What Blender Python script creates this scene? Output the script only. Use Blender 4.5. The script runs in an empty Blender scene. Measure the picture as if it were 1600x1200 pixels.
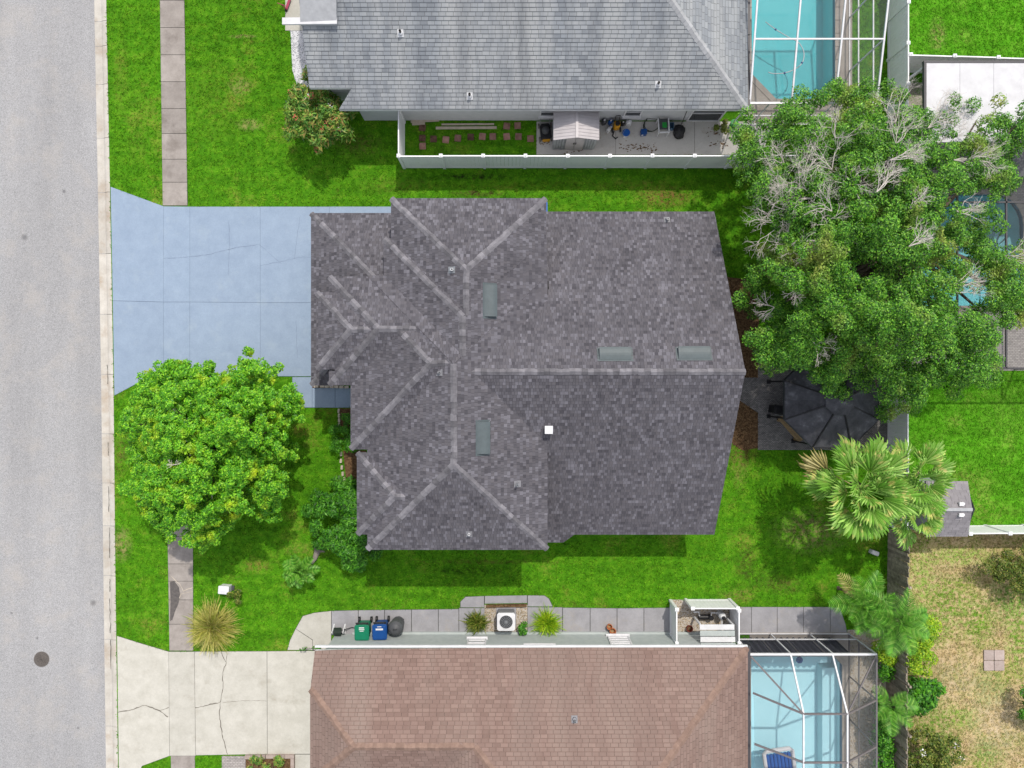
import bpy, math, random
import numpy as np
from mathutils import Vector, Matrix

random.seed(7)
RNG = np.random.default_rng(11)
R = math.radians
SC = bpy.context.scene
C = SC.collection

# ------------------------------------------------------------------ camera, world, sun
H = 34.0            # drone height above the lawns (m)
F = 1111.0          # focal length in pixels of the 1600 px wide photograph


def P(px, py, h=0.0):
    """place that lies at height h and is seen at photo pixel (px, py)"""
    s = (H - h) / F
    return Vector(((px - 800) * s, (600 - py) * s, h))


cam = bpy.data.cameras.new('camera')
cam_o = bpy.data.objects.new('camera', cam)
C.objects.link(cam_o)
cam_o.location = (0, 0, H)
cam.sensor_width = 36
cam.angle = 2 * math.atan(800 / F)
cam.clip_end = 2000
SC.camera = cam_o

SUN_D = Vector((-.215, -.60, -1.0)).normalized()
world = bpy.data.worlds.new('World')
SC.world = world
world.use_nodes = True
wn = world.node_tree
sky = wn.nodes.new('ShaderNodeTexSky')
sky.sky_type = 'NISHITA'
sky.sun_disc = False
sky.sun_elevation = R(57.5)
sky.sun_rotation = R(19.7)
sky.dust_density = 2.5
# pale cloud patches added to the unseen sky to lift fill in shade
cl = wn.nodes.new('ShaderNodeTexNoise')
cl.inputs['Scale'].default_value = 2.6
cl.inputs['Detail'].default_value = 6
tc = wn.nodes.new('ShaderNodeTexCoord')
wn.links.new(tc.outputs['Generated'], cl.inputs['Vector'])
cr = wn.nodes.new('ShaderNodeMapRange')
cr.inputs['From Min'].default_value = .36
cr.inputs['From Max'].default_value = .60
cr.inputs['To Min'].default_value = .25
cr.inputs['To Max'].default_value = .8
wn.links.new(cl.outputs['Fac'], cr.inputs['Value'])
cm = wn.nodes.new('ShaderNodeMixRGB')
cm.inputs[2].default_value = (4.3, 4.2, 4.1, 1)
wn.links.new(cr.outputs[0], cm.inputs[0])
wn.links.new(sky.outputs[0], cm.inputs[1])
wn.links.new(cm.outputs[0], wn.nodes['Background'].inputs[0])
wn.nodes['Background'].inputs[1].default_value = .15
sun = bpy.data.lights.new('sun', 'SUN')
sun.energy = 2.05
sun.angle = R(.9)
sun.color = (1, .94, .84)
sun_o = bpy.data.objects.new('sun', sun)
C.objects.link(sun_o)
sun_o.rotation_euler = SUN_D.to_track_quat('-Z', 'Y').to_euler()
sun_o.location = (10, 25, 50)
SC.view_settings.view_transform = 'Standard'
SC.view_settings.look = 'None'
SC.view_settings.exposure = .76
SC.view_settings.gamma = 1
SC.view_settings.use_curve_mapping = False
SC.render.engine = 'CYCLES'
SC.cycles.transparent_max_bounces = 16

# ------------------------------------------------------------------ colours and materials


def lin(v):
    v /= 255.
    return v / 12.92 if v <= .04045 else ((v + .055) / 1.055) ** 2.4


def A(r, g, b, k=1.68):
    """base colour of a flat surface that a photo exposure of k shows as sRGB r, g, b"""
    return (lin(r) / k, lin(g) / k, lin(b) / k, 1)


MATS = {}


class NT:
    def __init__(s, name):
        s.m = bpy.data.materials.new(name)
        s.m.use_nodes = True
        s.t = s.m.node_tree
        s.b = s.t.nodes['Principled BSDF']
        s.out = s.t.nodes['Material Output']
        s._pos = None

    def n(s, kind, **kw):
        nd = s.t.nodes.new('ShaderNode' + kind)
        for k, v in kw.items():
            setattr(nd, k, v)
        return nd

    def l(s, a, b):
        s.t.links.new(a, b)

    def pos(s):
        if s._pos is None:
            s._pos = s.n('NewGeometry').outputs['Position']
        return s._pos

    def noise(s, scale, detail=4, rough=.6, vec=None, stretch=None):
        nd = s.n('TexNoise')
        nd.inputs['Scale'].default_value = scale
        nd.inputs['Detail'].default_value = detail
        nd.inputs['Roughness'].default_value = rough
        v = vec or s.pos()
        if stretch:
            mp = s.n('Mapping')
            mp.inputs['Scale'].default_value = stretch
            s.l(v, mp.inputs['Vector'])
            v = mp.outputs[0]
        s.l(v, nd.inputs['Vector'])
        return nd.outputs['Fac']

    def rng(s, fac, a, b, c=0., d=1.):
        nd = s.n('MapRange')
        nd.inputs['From Min'].default_value = a
        nd.inputs['From Max'].default_value = b
        nd.inputs['To Min'].default_value = c
        nd.inputs['To Max'].default_value = d
        s.l(fac, nd.inputs['Value'])
        return nd.outputs[0]

    def math(s, op, a, b=None):
        nd = s.n('Math', operation=op)
        for i, v in enumerate((a, b)):
            if v is None:
                continue
            if isinstance(v, (int, float)):
                nd.inputs[i].default_value = v
            else:
                s.l(v, nd.inputs[i])
        return nd.outputs[0]

    def ramp(s, fac, cols, lo=.25, hi=.75, const=False):
        nd = s.n('ValToRGB')
        e = nd.color_ramp.elements
        while len(e) < len(cols):
            e.new(.5)
        for i, c in enumerate(cols):
            e[i].position = lo + (hi - lo) * i / max(1, len(cols) - 1)
            e[i].color = c
        if const:
            nd.color_ramp.interpolation = 'CONSTANT'
        s.l(fac, nd.inputs[0])
        return nd.outputs[0]

    def mix(s, fac, a, b, mode='MIX'):
        nd = s.n('MixRGB', blend_type=mode)
        for i, v in ((0, fac), (1, a), (2, b)):
            if isinstance(v, (int, float)):
                nd.inputs[i].default_value = v
            elif isinstance(v, tuple):
                nd.inputs[i].default_value = v
            else:
                s.l(v, nd.inputs[i])
        return nd.outputs[0]

    def val(s, col, v):
        nd = s.n('HueSaturation')
        s.l(col, nd.inputs['Color'])
        s.l(v, nd.inputs['Value'])
        return nd.outputs[0]

    def bump(s, h, strength=.3, dist=.01):
        nd = s.n('Bump')
        nd.inputs['Strength'].default_value = strength
        nd.inputs['Distance'].default_value = dist
        s.l(h, nd.inputs['Height'])
        s.l(nd.outputs[0], s.b.inputs['Normal'])

    def done(s, col=None, rough=.85, spec=.3, metal=0.):
        if col is not None:
            if isinstance(col, tuple):
                s.b.inputs['Base Color'].default_value = col
            else:
                s.l(col, s.b.inputs['Base Color'])
        s.b.inputs['Roughness'].default_value = rough
        s.b.inputs['Specular IOR Level'].default_value = spec
        s.b.inputs['Metallic'].default_value = metal
        MATS[s.m.name] = s.m
        return s.m


def simple(name, cols, scale=3, rough=.7, spec=.3, metal=0, bump=0, bscale=40, island=0, objvar=0, big=0, bigscale=.3, lo=.3, hi=.7):
    t = NT(name)
    if len(cols) > 1:
        c = t.ramp(t.noise(scale, 5), cols, lo, hi)
    else:
        c = t.mix(1, cols[0], t.ramp(t.noise(scale, 5), [(.86, .86, .86, 1), (1.1, 1.1, 1.1, 1)]), 'MULTIPLY')
    if island:
        c = t.val(c, t.rng(t.n('NewGeometry').outputs['Random Per Island'], 0, 1, 1 - island, 1 + island))
    if objvar:
        c = t.val(c, t.rng(t.n('ObjectInfo').outputs['Random'], 0, 1, 1 - objvar, 1 + objvar))
    if big:
        c = t.val(c, t.rng(t.noise(bigscale, 3), .3, .7, 1 - big, 1 + big))
    if bump:
        t.bump(t.noise(bscale, 4), bump)
    return t.done(c, rough, spec, metal)


def leaf_mat(name, cols, var=.35, trans=.25, rough=.5, spec=.35, patch=None):
    """each leaf its own tint; patch = (colour, scale, lo, hi) for paler branches"""
    t = NT(name)
    rp = t.n('NewGeometry').outputs['Random Per Island']
    c = t.ramp(rp, cols, 0.05, .95)
    if patch:
        c = t.mix(t.rng(t.noise(patch[1], 2), patch[2], patch[3]), c, patch[0])
    c = t.val(c, t.rng(t.math('FRACT', t.math('MULTIPLY', rp, 17.3)), 0, 1, 1 - var, 1 + var))
    m = t.done(c, rough, spec)
    if trans:
        tr = t.n('BsdfTranslucent')
        t.l(c, tr.inputs[0])
        mx = t.n('MixShader')
        mx.inputs[0].default_value = trans
        t.l(t.b.outputs[0], mx.inputs[1])
        t.l(tr.outputs[0], mx.inputs[2])
        t.l(mx.outputs[0], t.out.inputs[0])
    return m


def shingle_mat(name, cols, var=.18, streak=None, big=.12):
    t = NT(name)
    rp = t.n('NewGeometry').outputs['Random Per Island']
    c = t.ramp(rp, cols, 0.0, 1.0)
    c = t.val(c, t.rng(t.math('FRACT', t.math('MULTIPLY', rp, 23.7)), 0, 1, 1 - var, 1 + var))
    c = t.val(c, t.rng(t.noise(.55, 4, .6), .3, .7, 1 - big, 1 + big))
    if streak:
        f = t.rng(t.noise(1, 4, .65, stretch=streak[1]), .42, .72)
        c = t.mix(f, c, streak[0])
        f2 = t.rng(t.noise(1.0, 4, .65, stretch=streak[3]), .5, .78)
        c = t.mix(f2, c, streak[2])
    c = t.mix(.35, c, t.ramp(t.noise(90, 2), [(.5, .5, .5, 1), (1, 1, 1, 1)], .3, .7), 'MULTIPLY')
    t.bump(t.noise(120, 2), .4, .004)
    return t.done(c, .92, .15)


simple('dark_course_shade', [A(84, 80, 86)], 6, .95, .1)
simple('grey_course_shade', [A(138, 144, 151)], 3, .95, .1, big=.08)  # strip colour carries the shade line between shingle courses
simple('red_course_shade', [A(146, 122, 114)], 3, .95, .1, big=.08)


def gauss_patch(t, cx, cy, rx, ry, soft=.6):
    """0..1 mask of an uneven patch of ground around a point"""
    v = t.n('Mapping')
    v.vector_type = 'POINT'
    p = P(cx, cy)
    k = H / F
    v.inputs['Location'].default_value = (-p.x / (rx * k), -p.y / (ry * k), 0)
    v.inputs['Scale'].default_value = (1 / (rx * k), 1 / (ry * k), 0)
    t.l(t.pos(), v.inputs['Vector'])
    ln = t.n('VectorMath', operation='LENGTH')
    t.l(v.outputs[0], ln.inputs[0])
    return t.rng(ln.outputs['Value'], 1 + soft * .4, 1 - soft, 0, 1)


def lawn_mat(name, greens, dry, patches=(), drylo=.54, dryhi=.74, dryscale=.5, soil=None, isl=.3):
    t = NT(name)
    c = t.ramp(t.noise(2.2, 10, .82), greens, .3, .7)
    c = t.val(c, t.rng(t.noise(12, 8, .85), .32, .68, .55, 1.45))
    c = t.val(c, t.rng(t.noise(55, 3, .8), .3, .7, .7, 1.3))
    c = t.val(c, t.rng(t.noise(.25, 3), .35, .65, .92, 1.09))
    c = t.mix(t.rng(t.noise(3.1, 8, .85, stretch=(1, 1.6, 1)), .56, .74, 0, .55), c, A(140, 152, 66, 1.3))
    d = t.math('MULTIPLY', t.rng(t.noise(dryscale, 6, .7), drylo, dryhi), t.rng(t.noise(9, 4, .7), .38, .62))
    c = t.mix(d, c, dry)
    c = t.val(c, t.rng(t.noise(1.3, 5, .7, stretch=(.22, 1.7, 1)), .32, .68, .84, 1.15))
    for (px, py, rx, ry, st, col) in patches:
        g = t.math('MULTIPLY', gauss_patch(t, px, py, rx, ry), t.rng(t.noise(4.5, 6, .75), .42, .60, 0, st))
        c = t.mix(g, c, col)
    if isl:
        c = t.val(c, t.rng(t.n('NewGeometry').outputs['Random Per Island'], 0, 1, 1 - isl, 1 + isl))
    t.bump(t.noise(30, 5, .7), .7, .03)
    return t.done(c, .9, .1)


BROWN = A(120, 98, 62)
SOIL = A(88, 66, 45)
TAN = A(196, 172, 122)
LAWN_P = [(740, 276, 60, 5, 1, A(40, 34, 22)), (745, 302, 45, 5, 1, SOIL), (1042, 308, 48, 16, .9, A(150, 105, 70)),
          (560, 225, 40, 20, .6, BROWN), (620, 290, 60, 14, .5, A(120, 125, 50)), (700, 230, 50, 30, .3, A(110, 120, 40)),
          (375, 135, 18, 14, .55, TAN), (380, 57, 20, 3, .8, TAN), (390, 195, 20, 10, .6, TAN),
          (190, 850, 16, 26, .7, TAN), (190, 700, 14, 40, .5, BROWN), (400, 885, 24, 12, .6, A(170, 140, 80)),
          (1270, 830, 60, 34, .75, A(150, 128, 95)), (1165, 880, 16, 36, .7, A(70, 55, 35)), (1195, 905, 30, 18, .5, A(70, 55, 35)),
          (1225, 915, 30, 14, .6, A(120, 95, 60)), (1155, 730, 14, 34, .6, A(170, 165, 90)), (1150, 930, 30, 10, .6, A(150, 130, 80)),
          (760, 878, 130, 4, .8, A(95, 100, 40)), (730, 892, 90, 5, .7, A(30, 48, 8)), (480, 860, 40, 12, .5, A(180, 170, 90)),  # darkest streak: house shade painted into the lawn colour
          (1160, 700, 26, 34, .9, A(110, 82, 52)), (470, 672, 16, 12, .7, A(160, 130, 70)), (510, 640, 24, 26, .5, A(120, 105, 45)),
          (190, 120, 12, 60, .45, A(140, 150, 60)), (215, 200, 18, 60, .35, A(140, 150, 60)), (340, 160, 50, 60, .35, A(125, 140, 50)),
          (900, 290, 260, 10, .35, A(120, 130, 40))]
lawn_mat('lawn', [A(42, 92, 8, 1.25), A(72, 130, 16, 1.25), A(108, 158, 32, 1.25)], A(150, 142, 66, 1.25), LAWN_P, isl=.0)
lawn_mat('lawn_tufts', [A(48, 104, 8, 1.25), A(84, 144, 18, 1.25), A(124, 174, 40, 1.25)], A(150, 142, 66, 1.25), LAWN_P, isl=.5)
EAST_P = [(1465, 55, 14, 26, .6, TAN), (1500, 760, 60, 40, .4, A(160, 175, 80)), (1570, 640, 40, 60, .3, A(150, 180, 80)), (1530, 800, 60, 20, .4, A(170, 170, 90))]
lawn_mat('bright_lawn', [A(62, 134, 14, 1.5), A(88, 160, 26, 1.5), A(122, 184, 52, 1.5)], A(170, 182, 90, 1.5), EAST_P, .55, .75, isl=0.)
lawn_mat('bright_lawn_tufts', [A(66, 142, 14, 1.5), A(96, 172, 28, 1.5), A(132, 196, 58, 1.5)], A(170, 182, 90, 1.5), EAST_P, .55, .75, isl=.3)
DRY_P = [(1480, 945, 50, 50, .95, A(110, 160, 40, 1.4)), (1530, 970, 26, 40, .95, A(110, 160, 40, 1.4)), (1460, 1150, 40, 60, .95, A(100, 150, 40, 1.4)),
         (1580, 940, 40, 40, .95, A(90, 150, 40, 1.4)), (1550, 1070, 26, 40, .95, A(130, 160, 60, 1.4)), (1540, 1180, 20, 26, .95, A(110, 160, 40, 1.4)), (1440, 990, 40, 30, .95, A(110, 170, 40, 1.4))]
DRY_P += [(1440, 900, 20, 50, .95, A(150, 190, 80, 1.4)), (1500, 870, 60, 16, .95, A(150, 190, 80, 1.4)), (1590, 1000, 20, 60, .95, A(120, 170, 50, 1.4)), (1500, 1120, 30, 20, .95, A(130, 170, 60, 1.4)), (1560, 1130, 50, 60, .6, A(224, 208, 180)), (1500, 1060, 60, 40, .5, A(222, 204, 176))]
lawn_mat('dry_lawn', [A(176, 152, 104, 1.5), A(206, 182, 138, 1.5), A(216, 196, 160, 1.5)], A(150, 160, 70, 1.5), DRY_P, .45, .6, .6, isl=0.)
lawn_mat('dry_lawn_tufts', [A(170, 150, 96, 1.5), A(196, 178, 124, 1.5), A(150, 165, 70, 1.5)], A(120, 160, 50, 1.5), DRY_P, .45, .6, .6, isl=.3)

# road: worn pale asphalt with aggregate
t = NT('asphalt')
c = t.ramp(t.noise(24, 6, .9), [A(138, 138, 140, 1.8), A(190, 190, 192, 1.8), A(220, 220, 221, 1.8)], .36, .64)
c = t.mix(t.rng(t.noise(70, 2, .8), .56, .7, 0, .5), c, A(120, 120, 122))
c = t.val(c, t.rng(t.noise(.22, 4, .6, stretch=(2.4, .3, 1)), .3, .7, .9, 1.08))
c = t.mix(t.rng(t.noise(.6, 5, .7), .5, .75, 0, .5), c, A(205, 198, 190))
for px, py, r_ in ((98, 298, 3), (144, 943, 5), (16, 959, 2), (56, 998, 2), (36, 370, 5), (120, 1139, 2)):
    c = t.mix(t.math('MULTIPLY', gauss_patch(t, px, py, r_, r_), .55), c, A(95, 95, 98))
t.bump(t.noise(60, 4, .8), .5, .01)
t.done(c, .95, .1)


def concrete(name, cols, stain=None, seams=0, bigv=.08, objvar=.06, slo=.5, shi=.75):
    t = NT(name)
    c = t.ramp(t.noise(1.6, 6, .65), cols, .3, .7)
    c = t.val(c, t.rng(t.noise(18, 5, .7), .3, .7, .93, 1.07))
    if stain:
        c = t.mix(t.rng(t.noise(.9, 7, .7), slo, shi, 0, .8), c, stain)
    if objvar:
        c = t.val(c, t.rng(t.n('ObjectInfo').outputs['Random'], 0, 1, 1 - objvar, 1 + objvar))
    t.bump(t.noise(50, 4), .25, .006)
    return t.done(c, .9, .15)


concrete('kerb_concrete', [A(206, 200, 190), A(232, 227, 218)], A(186, 164, 140))
concrete('walk_concrete', [A(162, 154, 148), A(188, 180, 174)], A(124, 115, 108), objvar=.1)
concrete('pale_concrete', [A(206, 203, 192), A(226, 223, 213)], A(186, 180, 166), slo=.56)
concrete('grey_concrete', [A(164, 163, 168), A(186, 185, 190)], A(190, 182, 172), slo=.55)
concrete('blue_paint_concrete', [A(158, 177, 201), A(170, 189, 212)], A(178, 195, 212), objvar=.03, slo=.55)
concrete('yard_concrete', [A(214, 211, 206), A(226, 223, 218)], A(168, 148, 124), slo=.56)
concrete('deck_concrete', [A(176, 168, 160), A(196, 188, 180)], A(160, 150, 140))
simple('joint', [A(70, 72, 66)], 5)
simple('blue_joint', [A(134, 151, 176)], 5)
simple('crack', [A(128, 122, 112)], 8)
simple('tar', [A(92, 88, 88), A(120, 114, 110)], 9)
simple('mulch', [A(78, 58, 42), A(120, 94, 68), A(150, 124, 92)], 12, .95, .1, bump=.8, bscale=30)
simple('gravel', [A(170, 148, 118), A(214, 198, 172), A(120, 100, 78)], 14, .9, island=.3)
simple('shell_gravel', [A(186, 176, 164), A(216, 208, 198)], 10, .9, bump=.7, bscale=25, island=.2)
t = NT('pavers')
bk = t.n('TexBrick')
bk.inputs['Scale'].default_value = 4.6
bk.inputs['Color1'].default_value = A(132, 130, 130)
bk.inputs['Color2'].default_value = A(168, 164, 162)
bk.inputs['Mortar'].default_value = A(70, 68, 68)
bk.inputs['Mortar Size'].default_value = .03
t.l(t.pos(), bk.inputs['Vector'])
t.bump(bk.outputs['Fac'], -.5, .01)
c = t.val(bk.outputs['Color'], t.rng(t.noise(2, 5), .3, .7, .8, 1.2))
t.done(c, .9, .1)
t = NT('pale_pavers')
bk = t.n('TexBrick')
bk.inputs['Scale'].default_value = 3.2
bk.inputs['Color1'].default_value = A(176, 170, 168)
bk.inputs['Color2'].default_value = A(204, 198, 194)
bk.inputs['Mortar'].default_value = A(140, 132, 128)
bk.inputs['Mortar Size'].default_value = .025
t.l(t.pos(), bk.inputs['Vector'])
c = t.val(bk.outputs['Color'], t.rng(t.noise(2, 5), .3, .7, .88, 1.1))
t.done(c, .9, .1)

shingle_mat('dark_shingles', [A(94, 92, 99), A(107, 105, 112), A(113, 111, 118), A(117, 114, 120), A(121, 119, 127), A(140, 138, 147)], .08)
shingle_mat('grey_shingles', [A(152, 158, 166), A(169, 175, 182), A(182, 187, 192)], .07,
            (A(208, 210, 210), (.75, .06, .06), A(132, 137, 144), (.9, .07, .07)), .05)
shingle_mat('red_shingles', [A(150, 125, 116), A(162, 136, 127), A(171, 145, 135)], .05,
            (A(172, 152, 142), (.6, .1, .1), A(150, 128, 120), (.5, .1, .1)), .05)
simple('dark_cap', [A(112, 110, 116), A(146, 144, 150)], 4, .9, .15, objvar=.32)
simple('grey_cap', [A(182, 184, 188), A(200, 202, 206)], 5, .9, .15, objvar=.1)
simple('red_cap', [A(146, 121, 110), A(170, 143, 129)], 5, .9, .15, objvar=.1)
simple('roof_deck', [A(60, 58, 60)], 4, .9)
simple('fascia_grey', [A(150, 150, 156)], 4, .6)
simple('white_paint', [A(236, 237, 240, 1.45)], 3, .5, .3)
simple('white_vinyl', [(.74, .75, .77, 1), (.8, .8, .82, 1)], 2, .4, .35)
simple('house_wall', [A(170, 180, 194)], 6, .85, bump=.3, bscale=60)
simple('grey_stucco', [A(222, 225, 230), A(234, 236, 240)], 4, .85, bump=.3, bscale=60)
simple('pale_stucco', [A(196, 206, 206), A(212, 220, 218)], 4, .85, bump=.3, bscale=60)
simple('dark_glass', [A(40, 46, 54)], 2, .08, .5)
simple('vent_metal', [A(94, 106, 110)], 5, .55, .4)
simple('galvanised', [A(176, 180, 184)], 8, .4, .5, .5)
simple('black_plastic', [A(42, 42, 46)], 6, .5)
simple('dark_bronze', [A(84, 82, 86)], 6, .5, .4)
simple('bronze_frame', [A(128, 122, 124)], 6, .5, .4)
simple('white_frame', [A(236, 236, 240, 1.4)], 4, .4, .4)
simple('weathered_wood', [A(112, 104, 94, 1.0), A(164, 154, 140, 1.0)], 5, .95, .05, objvar=.3, bump=.4, bscale=30)
simple('pale_wood', [A(206, 192, 170), A(226, 214, 196)], 6, .85)
simple('bark', [A(92, 80, 68), A(134, 122, 108)], 7, .95, .1, bump=.6, bscale=16)
simple('dead_twig', [A(200, 190, 184, 1.15), A(228, 220, 214, 1.15)], 6, .9, .1)
simple('green_plastic', [A(20, 140, 104)], 4, .45)
simple('blue_plastic', [A(22, 84, 160)], 4, .45)
simple('bright_blue', [A(30, 104, 196)], 4, .4)
simple('yellow_plastic', [A(232, 168, 30)], 4, .45)
simple('red_plastic', [A(176, 60, 60)], 4, .5)
simple('pink_plastic', [A(186, 60, 96)], 4, .5)
simple('lime_plastic', [A(40, 170, 70)], 4, .45)
simple('grey_plastic', [A(92, 94, 98)], 5, .5)
simple('terracotta', [A(206, 124, 78)], 6, .85)
simple('brown_pot', [A(130, 60, 44)], 6, .7)
simple('red_paver', [A(150, 108, 96), A(190, 152, 138)], 6, .9, objvar=.25, bump=.4)
simple('dirty_paver', [A(76, 56, 42), A(140, 108, 92)], 6, .95, objvar=.2)
simple('pink_stone', [A(186, 168, 160), A(206, 190, 182)], 6, .9, objvar=.1)
simple('edge_stone', [A(206, 192, 172), A(226, 216, 200)], 5, .9, objvar=.1)
simple('iron', [A(104, 98, 94), A(140, 132, 126)], 22, .6, .4, .4)
simple('shed_metal', [A(206, 200, 202), A(222, 216, 218)], 3, .5, .4)
simple('shed_wall', [A(190, 194, 200)], 3, .5, .4)
simple('shed_shingles', [A(150, 146, 152), A(170, 166, 170)], 5, .9, island=.1)
simple('white_roof', [A(234, 234, 238, 1.6)], 2, .6)
simple('corrugated', [A(96, 98, 112)], 5, .5)
simple('hose', [A(52, 66, 58)], 5, .5)
simple('wicker', [A(156, 128, 92), A(204, 178, 134)], 30, .9, bump=.6, bscale=60)
simple('grill_cover', [A(120, 124, 130)], 6, .5)
simple('log', [A(150, 140, 132), A(184, 174, 166)], 9, .9, bump=.5, bscale=20)
# canopy cloth: dark, with pale mottling painted as dappled sunlight
t = NT('canopy_cloth')
c = t.ramp(t.noise(1.5, 6, .7), [A(70, 71, 76), A(98, 99, 106), A(164, 165, 172)], .32, .78)
t.done(c, .8, .2)
# insect screen: fine dark mesh, mostly open


def screen_mat(name, col, op):
    t = NT(name)
    t.done(col, .9, .1)
    tr = t.n('BsdfTransparent')
    mx = t.n('MixShader')
    mx.inputs[0].default_value = op
    t.l(tr.outputs[0], mx.inputs[1])
    t.l(t.b.outputs[0], mx.inputs[2])
    t.l(mx.outputs[0], t.out.inputs[0])


screen_mat('screen', A(130, 134, 134), .20)
screen_mat('dark_screen', A(56, 58, 66), .34)


def water_mat(name, tint):
    t = NT(name)
    t.done((.02, .03, .03, 1), .05)
    tr = t.n('BsdfTransparent')
    tr.inputs[0].default_value = tint
    gl = t.n('BsdfGlossy')
    gl.inputs['Roughness'].default_value = .04
    bp = t.n('Bump')
    bp.inputs['Strength'].default_value = .12
    t.l(t.noise(2.6, 3), bp.inputs['Height'])
    t.l(bp.outputs[0], gl.inputs['Normal'])
    fr = t.n('Fresnel')
    fr.inputs[0].default_value = 1.33
    t.l(bp.outputs[0], fr.inputs['Normal'])
    mx = t.n('MixShader')
    t.l(fr.outputs[0], mx.inputs[0])
    t.l(tr.outputs[0], mx.inputs[1])
    t.l(gl.outputs[0], mx.inputs[2])
    t.l(mx.outputs[0], t.out.inputs[0])


water_mat('water_green', (.50, .80, .83, 1))
water_mat('water_blue', (.82, .95, .985, 1))
simple('pool_plaster_teal', [A(160, 216, 220, 1.1), A(170, 222, 226, 1.1)], 2, .8)
simple('pool_plaster_blue', [A(205, 230, 236, 1.1), A(212, 235, 240, 1.1)], 2, .8)
simple('pool_tile', [A(60, 100, 140), A(90, 130, 160)], 16, .3)

leaf_mat('yellow_green_leaves', [A(54, 120, 18, .98), A(84, 154, 26, .98), A(112, 180, 34, .98), A(150, 204, 46, .98)], .28, .35, patch=(A(182, 204, 34, 1.1), 1.0, .56, .74))
leaf_mat('dark_green_leaves', [A(30, 74, 12, 1.25), A(62, 124, 22, 1.15), A(92, 156, 34, 1.15), A(132, 184, 56, 1.15)], .35, .22, patch=(A(150, 160, 70, 1.15), .5, .58, .75))
leaf_mat('shrub_leaves', [A(36, 92, 12, 1.15), A(66, 136, 22, 1.15), A(104, 170, 40, 1.15)], .35, .3)
leaf_mat('olive_leaves', [A(60, 84, 20, 1.15), A(96, 122, 34, 1.15), A(140, 140, 64, 1.15)], .35, .25)
leaf_mat('lime_leaves', [A(96, 150, 18, 1.1), A(138, 180, 26, 1.1), A(184, 206, 48, 1.1)], .25, .3)
leaf_mat('mixed_leaves', [A(56, 104, 30, 1.15), A(96, 146, 50, 1.15), A(130, 168, 66, 1.15), A(168, 150, 80, 1.15)], .3, .25)
leaf_mat('straw_blades', [A(140, 146, 50, 1.15), A(180, 174, 84, 1.15), A(210, 198, 124, 1.15), A(130, 156, 46, 1.15)], .3, .2)
leaf_mat('palm_fronds', [A(92, 146, 44, 1.0), A(126, 176, 68, 1.0), A(160, 200, 100, 1.0)], .3, .25, patch=(A(206, 200, 120, 1.0), 2.6, .56, .70))
leaf_mat('green_fronds', [A(70, 136, 34, 1.2), A(104, 168, 52, 1.2), A(146, 196, 84, 1.2)], .25, .3)
leaf_mat('dry_fronds', [A(160, 150, 88, 1.3), A(196, 184, 120, 1.3)], .25, .1)
leaf_mat('white_flowers', [A(225, 220, 220, 1.15), A(240, 235, 235, 1.15)], .1, .1)
leaf_mat('red_flowers', [A(170, 80, 60, 1.15), A(196, 110, 84, 1.15)], .2, .1)
simple('petiole', [A(150, 165, 60)], 4, .6)


def mt(n):
    return MATS[n]


# ------------------------------------------------------------------ object helpers
ORG = {}


def props(o, label=None, cat=None, group=None, kind=None):
    if label:
        o['label'] = label
    if cat:
        o['category'] = cat
    if group:
        o['group'] = group
    if kind:
        o['kind'] = kind
    return o


def thing(name, label, cat, loc=(0, 0, 0), rotz=0, group=None):
    o = bpy.data.objects.new(name, None)
    o.empty_display_size = .2
    C.objects.link(o)
    o.location = loc
    o.rotation_euler = (0, 0, rotz)
    ORG[o.name] = Vector(loc)
    return props(o, label, cat, group)


def link(name, me, mat, parent=None, local=False, **kw):
    """link a mesh as one object; world coordinates unless local"""
    o = bpy.data.objects.new(name, me)
    C.objects.link(o)
    if mat and not me.materials:
        me.materials.append(mt(mat) if isinstance(mat, str) else mat)
    if parent is not None:
        o.parent = parent
        if not local:
            org = ORG.get(parent.name, Vector((0, 0, 0)))
            me.transform(Matrix.Translation(-org))
            ORG[o.name] = org
        else:
            ORG[o.name] = Vector((0, 0, 0))
    else:
        ORG[o.name] = Vector((0, 0, 0))
    return props(o, **kw)


def inst(name, me, parent, mtx, mat=None):
    """another object that shares mesh me, placed by a world matrix"""
    o = bpy.data.objects.new(name, me)
    C.objects.link(o)
    if mat and not me.materials:
        me.materials.append(mt(mat))
    if parent is not None:
        o.parent = parent
        mtx = Matrix.Translation(-ORG.get(parent.name, Vector((0, 0, 0)))) @ mtx
    o.matrix_local = mtx
    return o


def dup(root, loc, rotz=0, label=None, group=None):
    r = root.copy()
    C.objects.link(r)
    r.location = loc
    r.rotation_euler = (0, 0, rotz)
    if label:
        r['label'] = label
    if group:
        r['group'] = group
    for ch in list(root.children):
        cc = ch.copy()
        C.objects.link(cc)
        cc.parent = r
        for g in ch.children:
            d = g.copy()
            C.objects.link(d)
            d.parent = cc
    return r


def np_mesh(name, V, Q):
    """V (n,3) floats, Q (m,k) ints, k = 3 or 4"""
    V = np.asarray(V, dtype=np.float32)
    Q = np.asarray(Q, dtype=np.int32)
    me = bpy.data.meshes.new(name)
    k = Q.shape[1]
    me.vertices.add(len(V))
    me.vertices.foreach_set('co', V.ravel())
    me.loops.add(Q.size)
    me.loops.foreach_set('vertex_index', Q.ravel())
    me.polygons.add(len(Q))
    me.polygons.foreach_set('loop_start', np.arange(0, Q.size, k, dtype=np.int32))
    me.update(calc_edges=True)
    me.validate()
    return me


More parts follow.
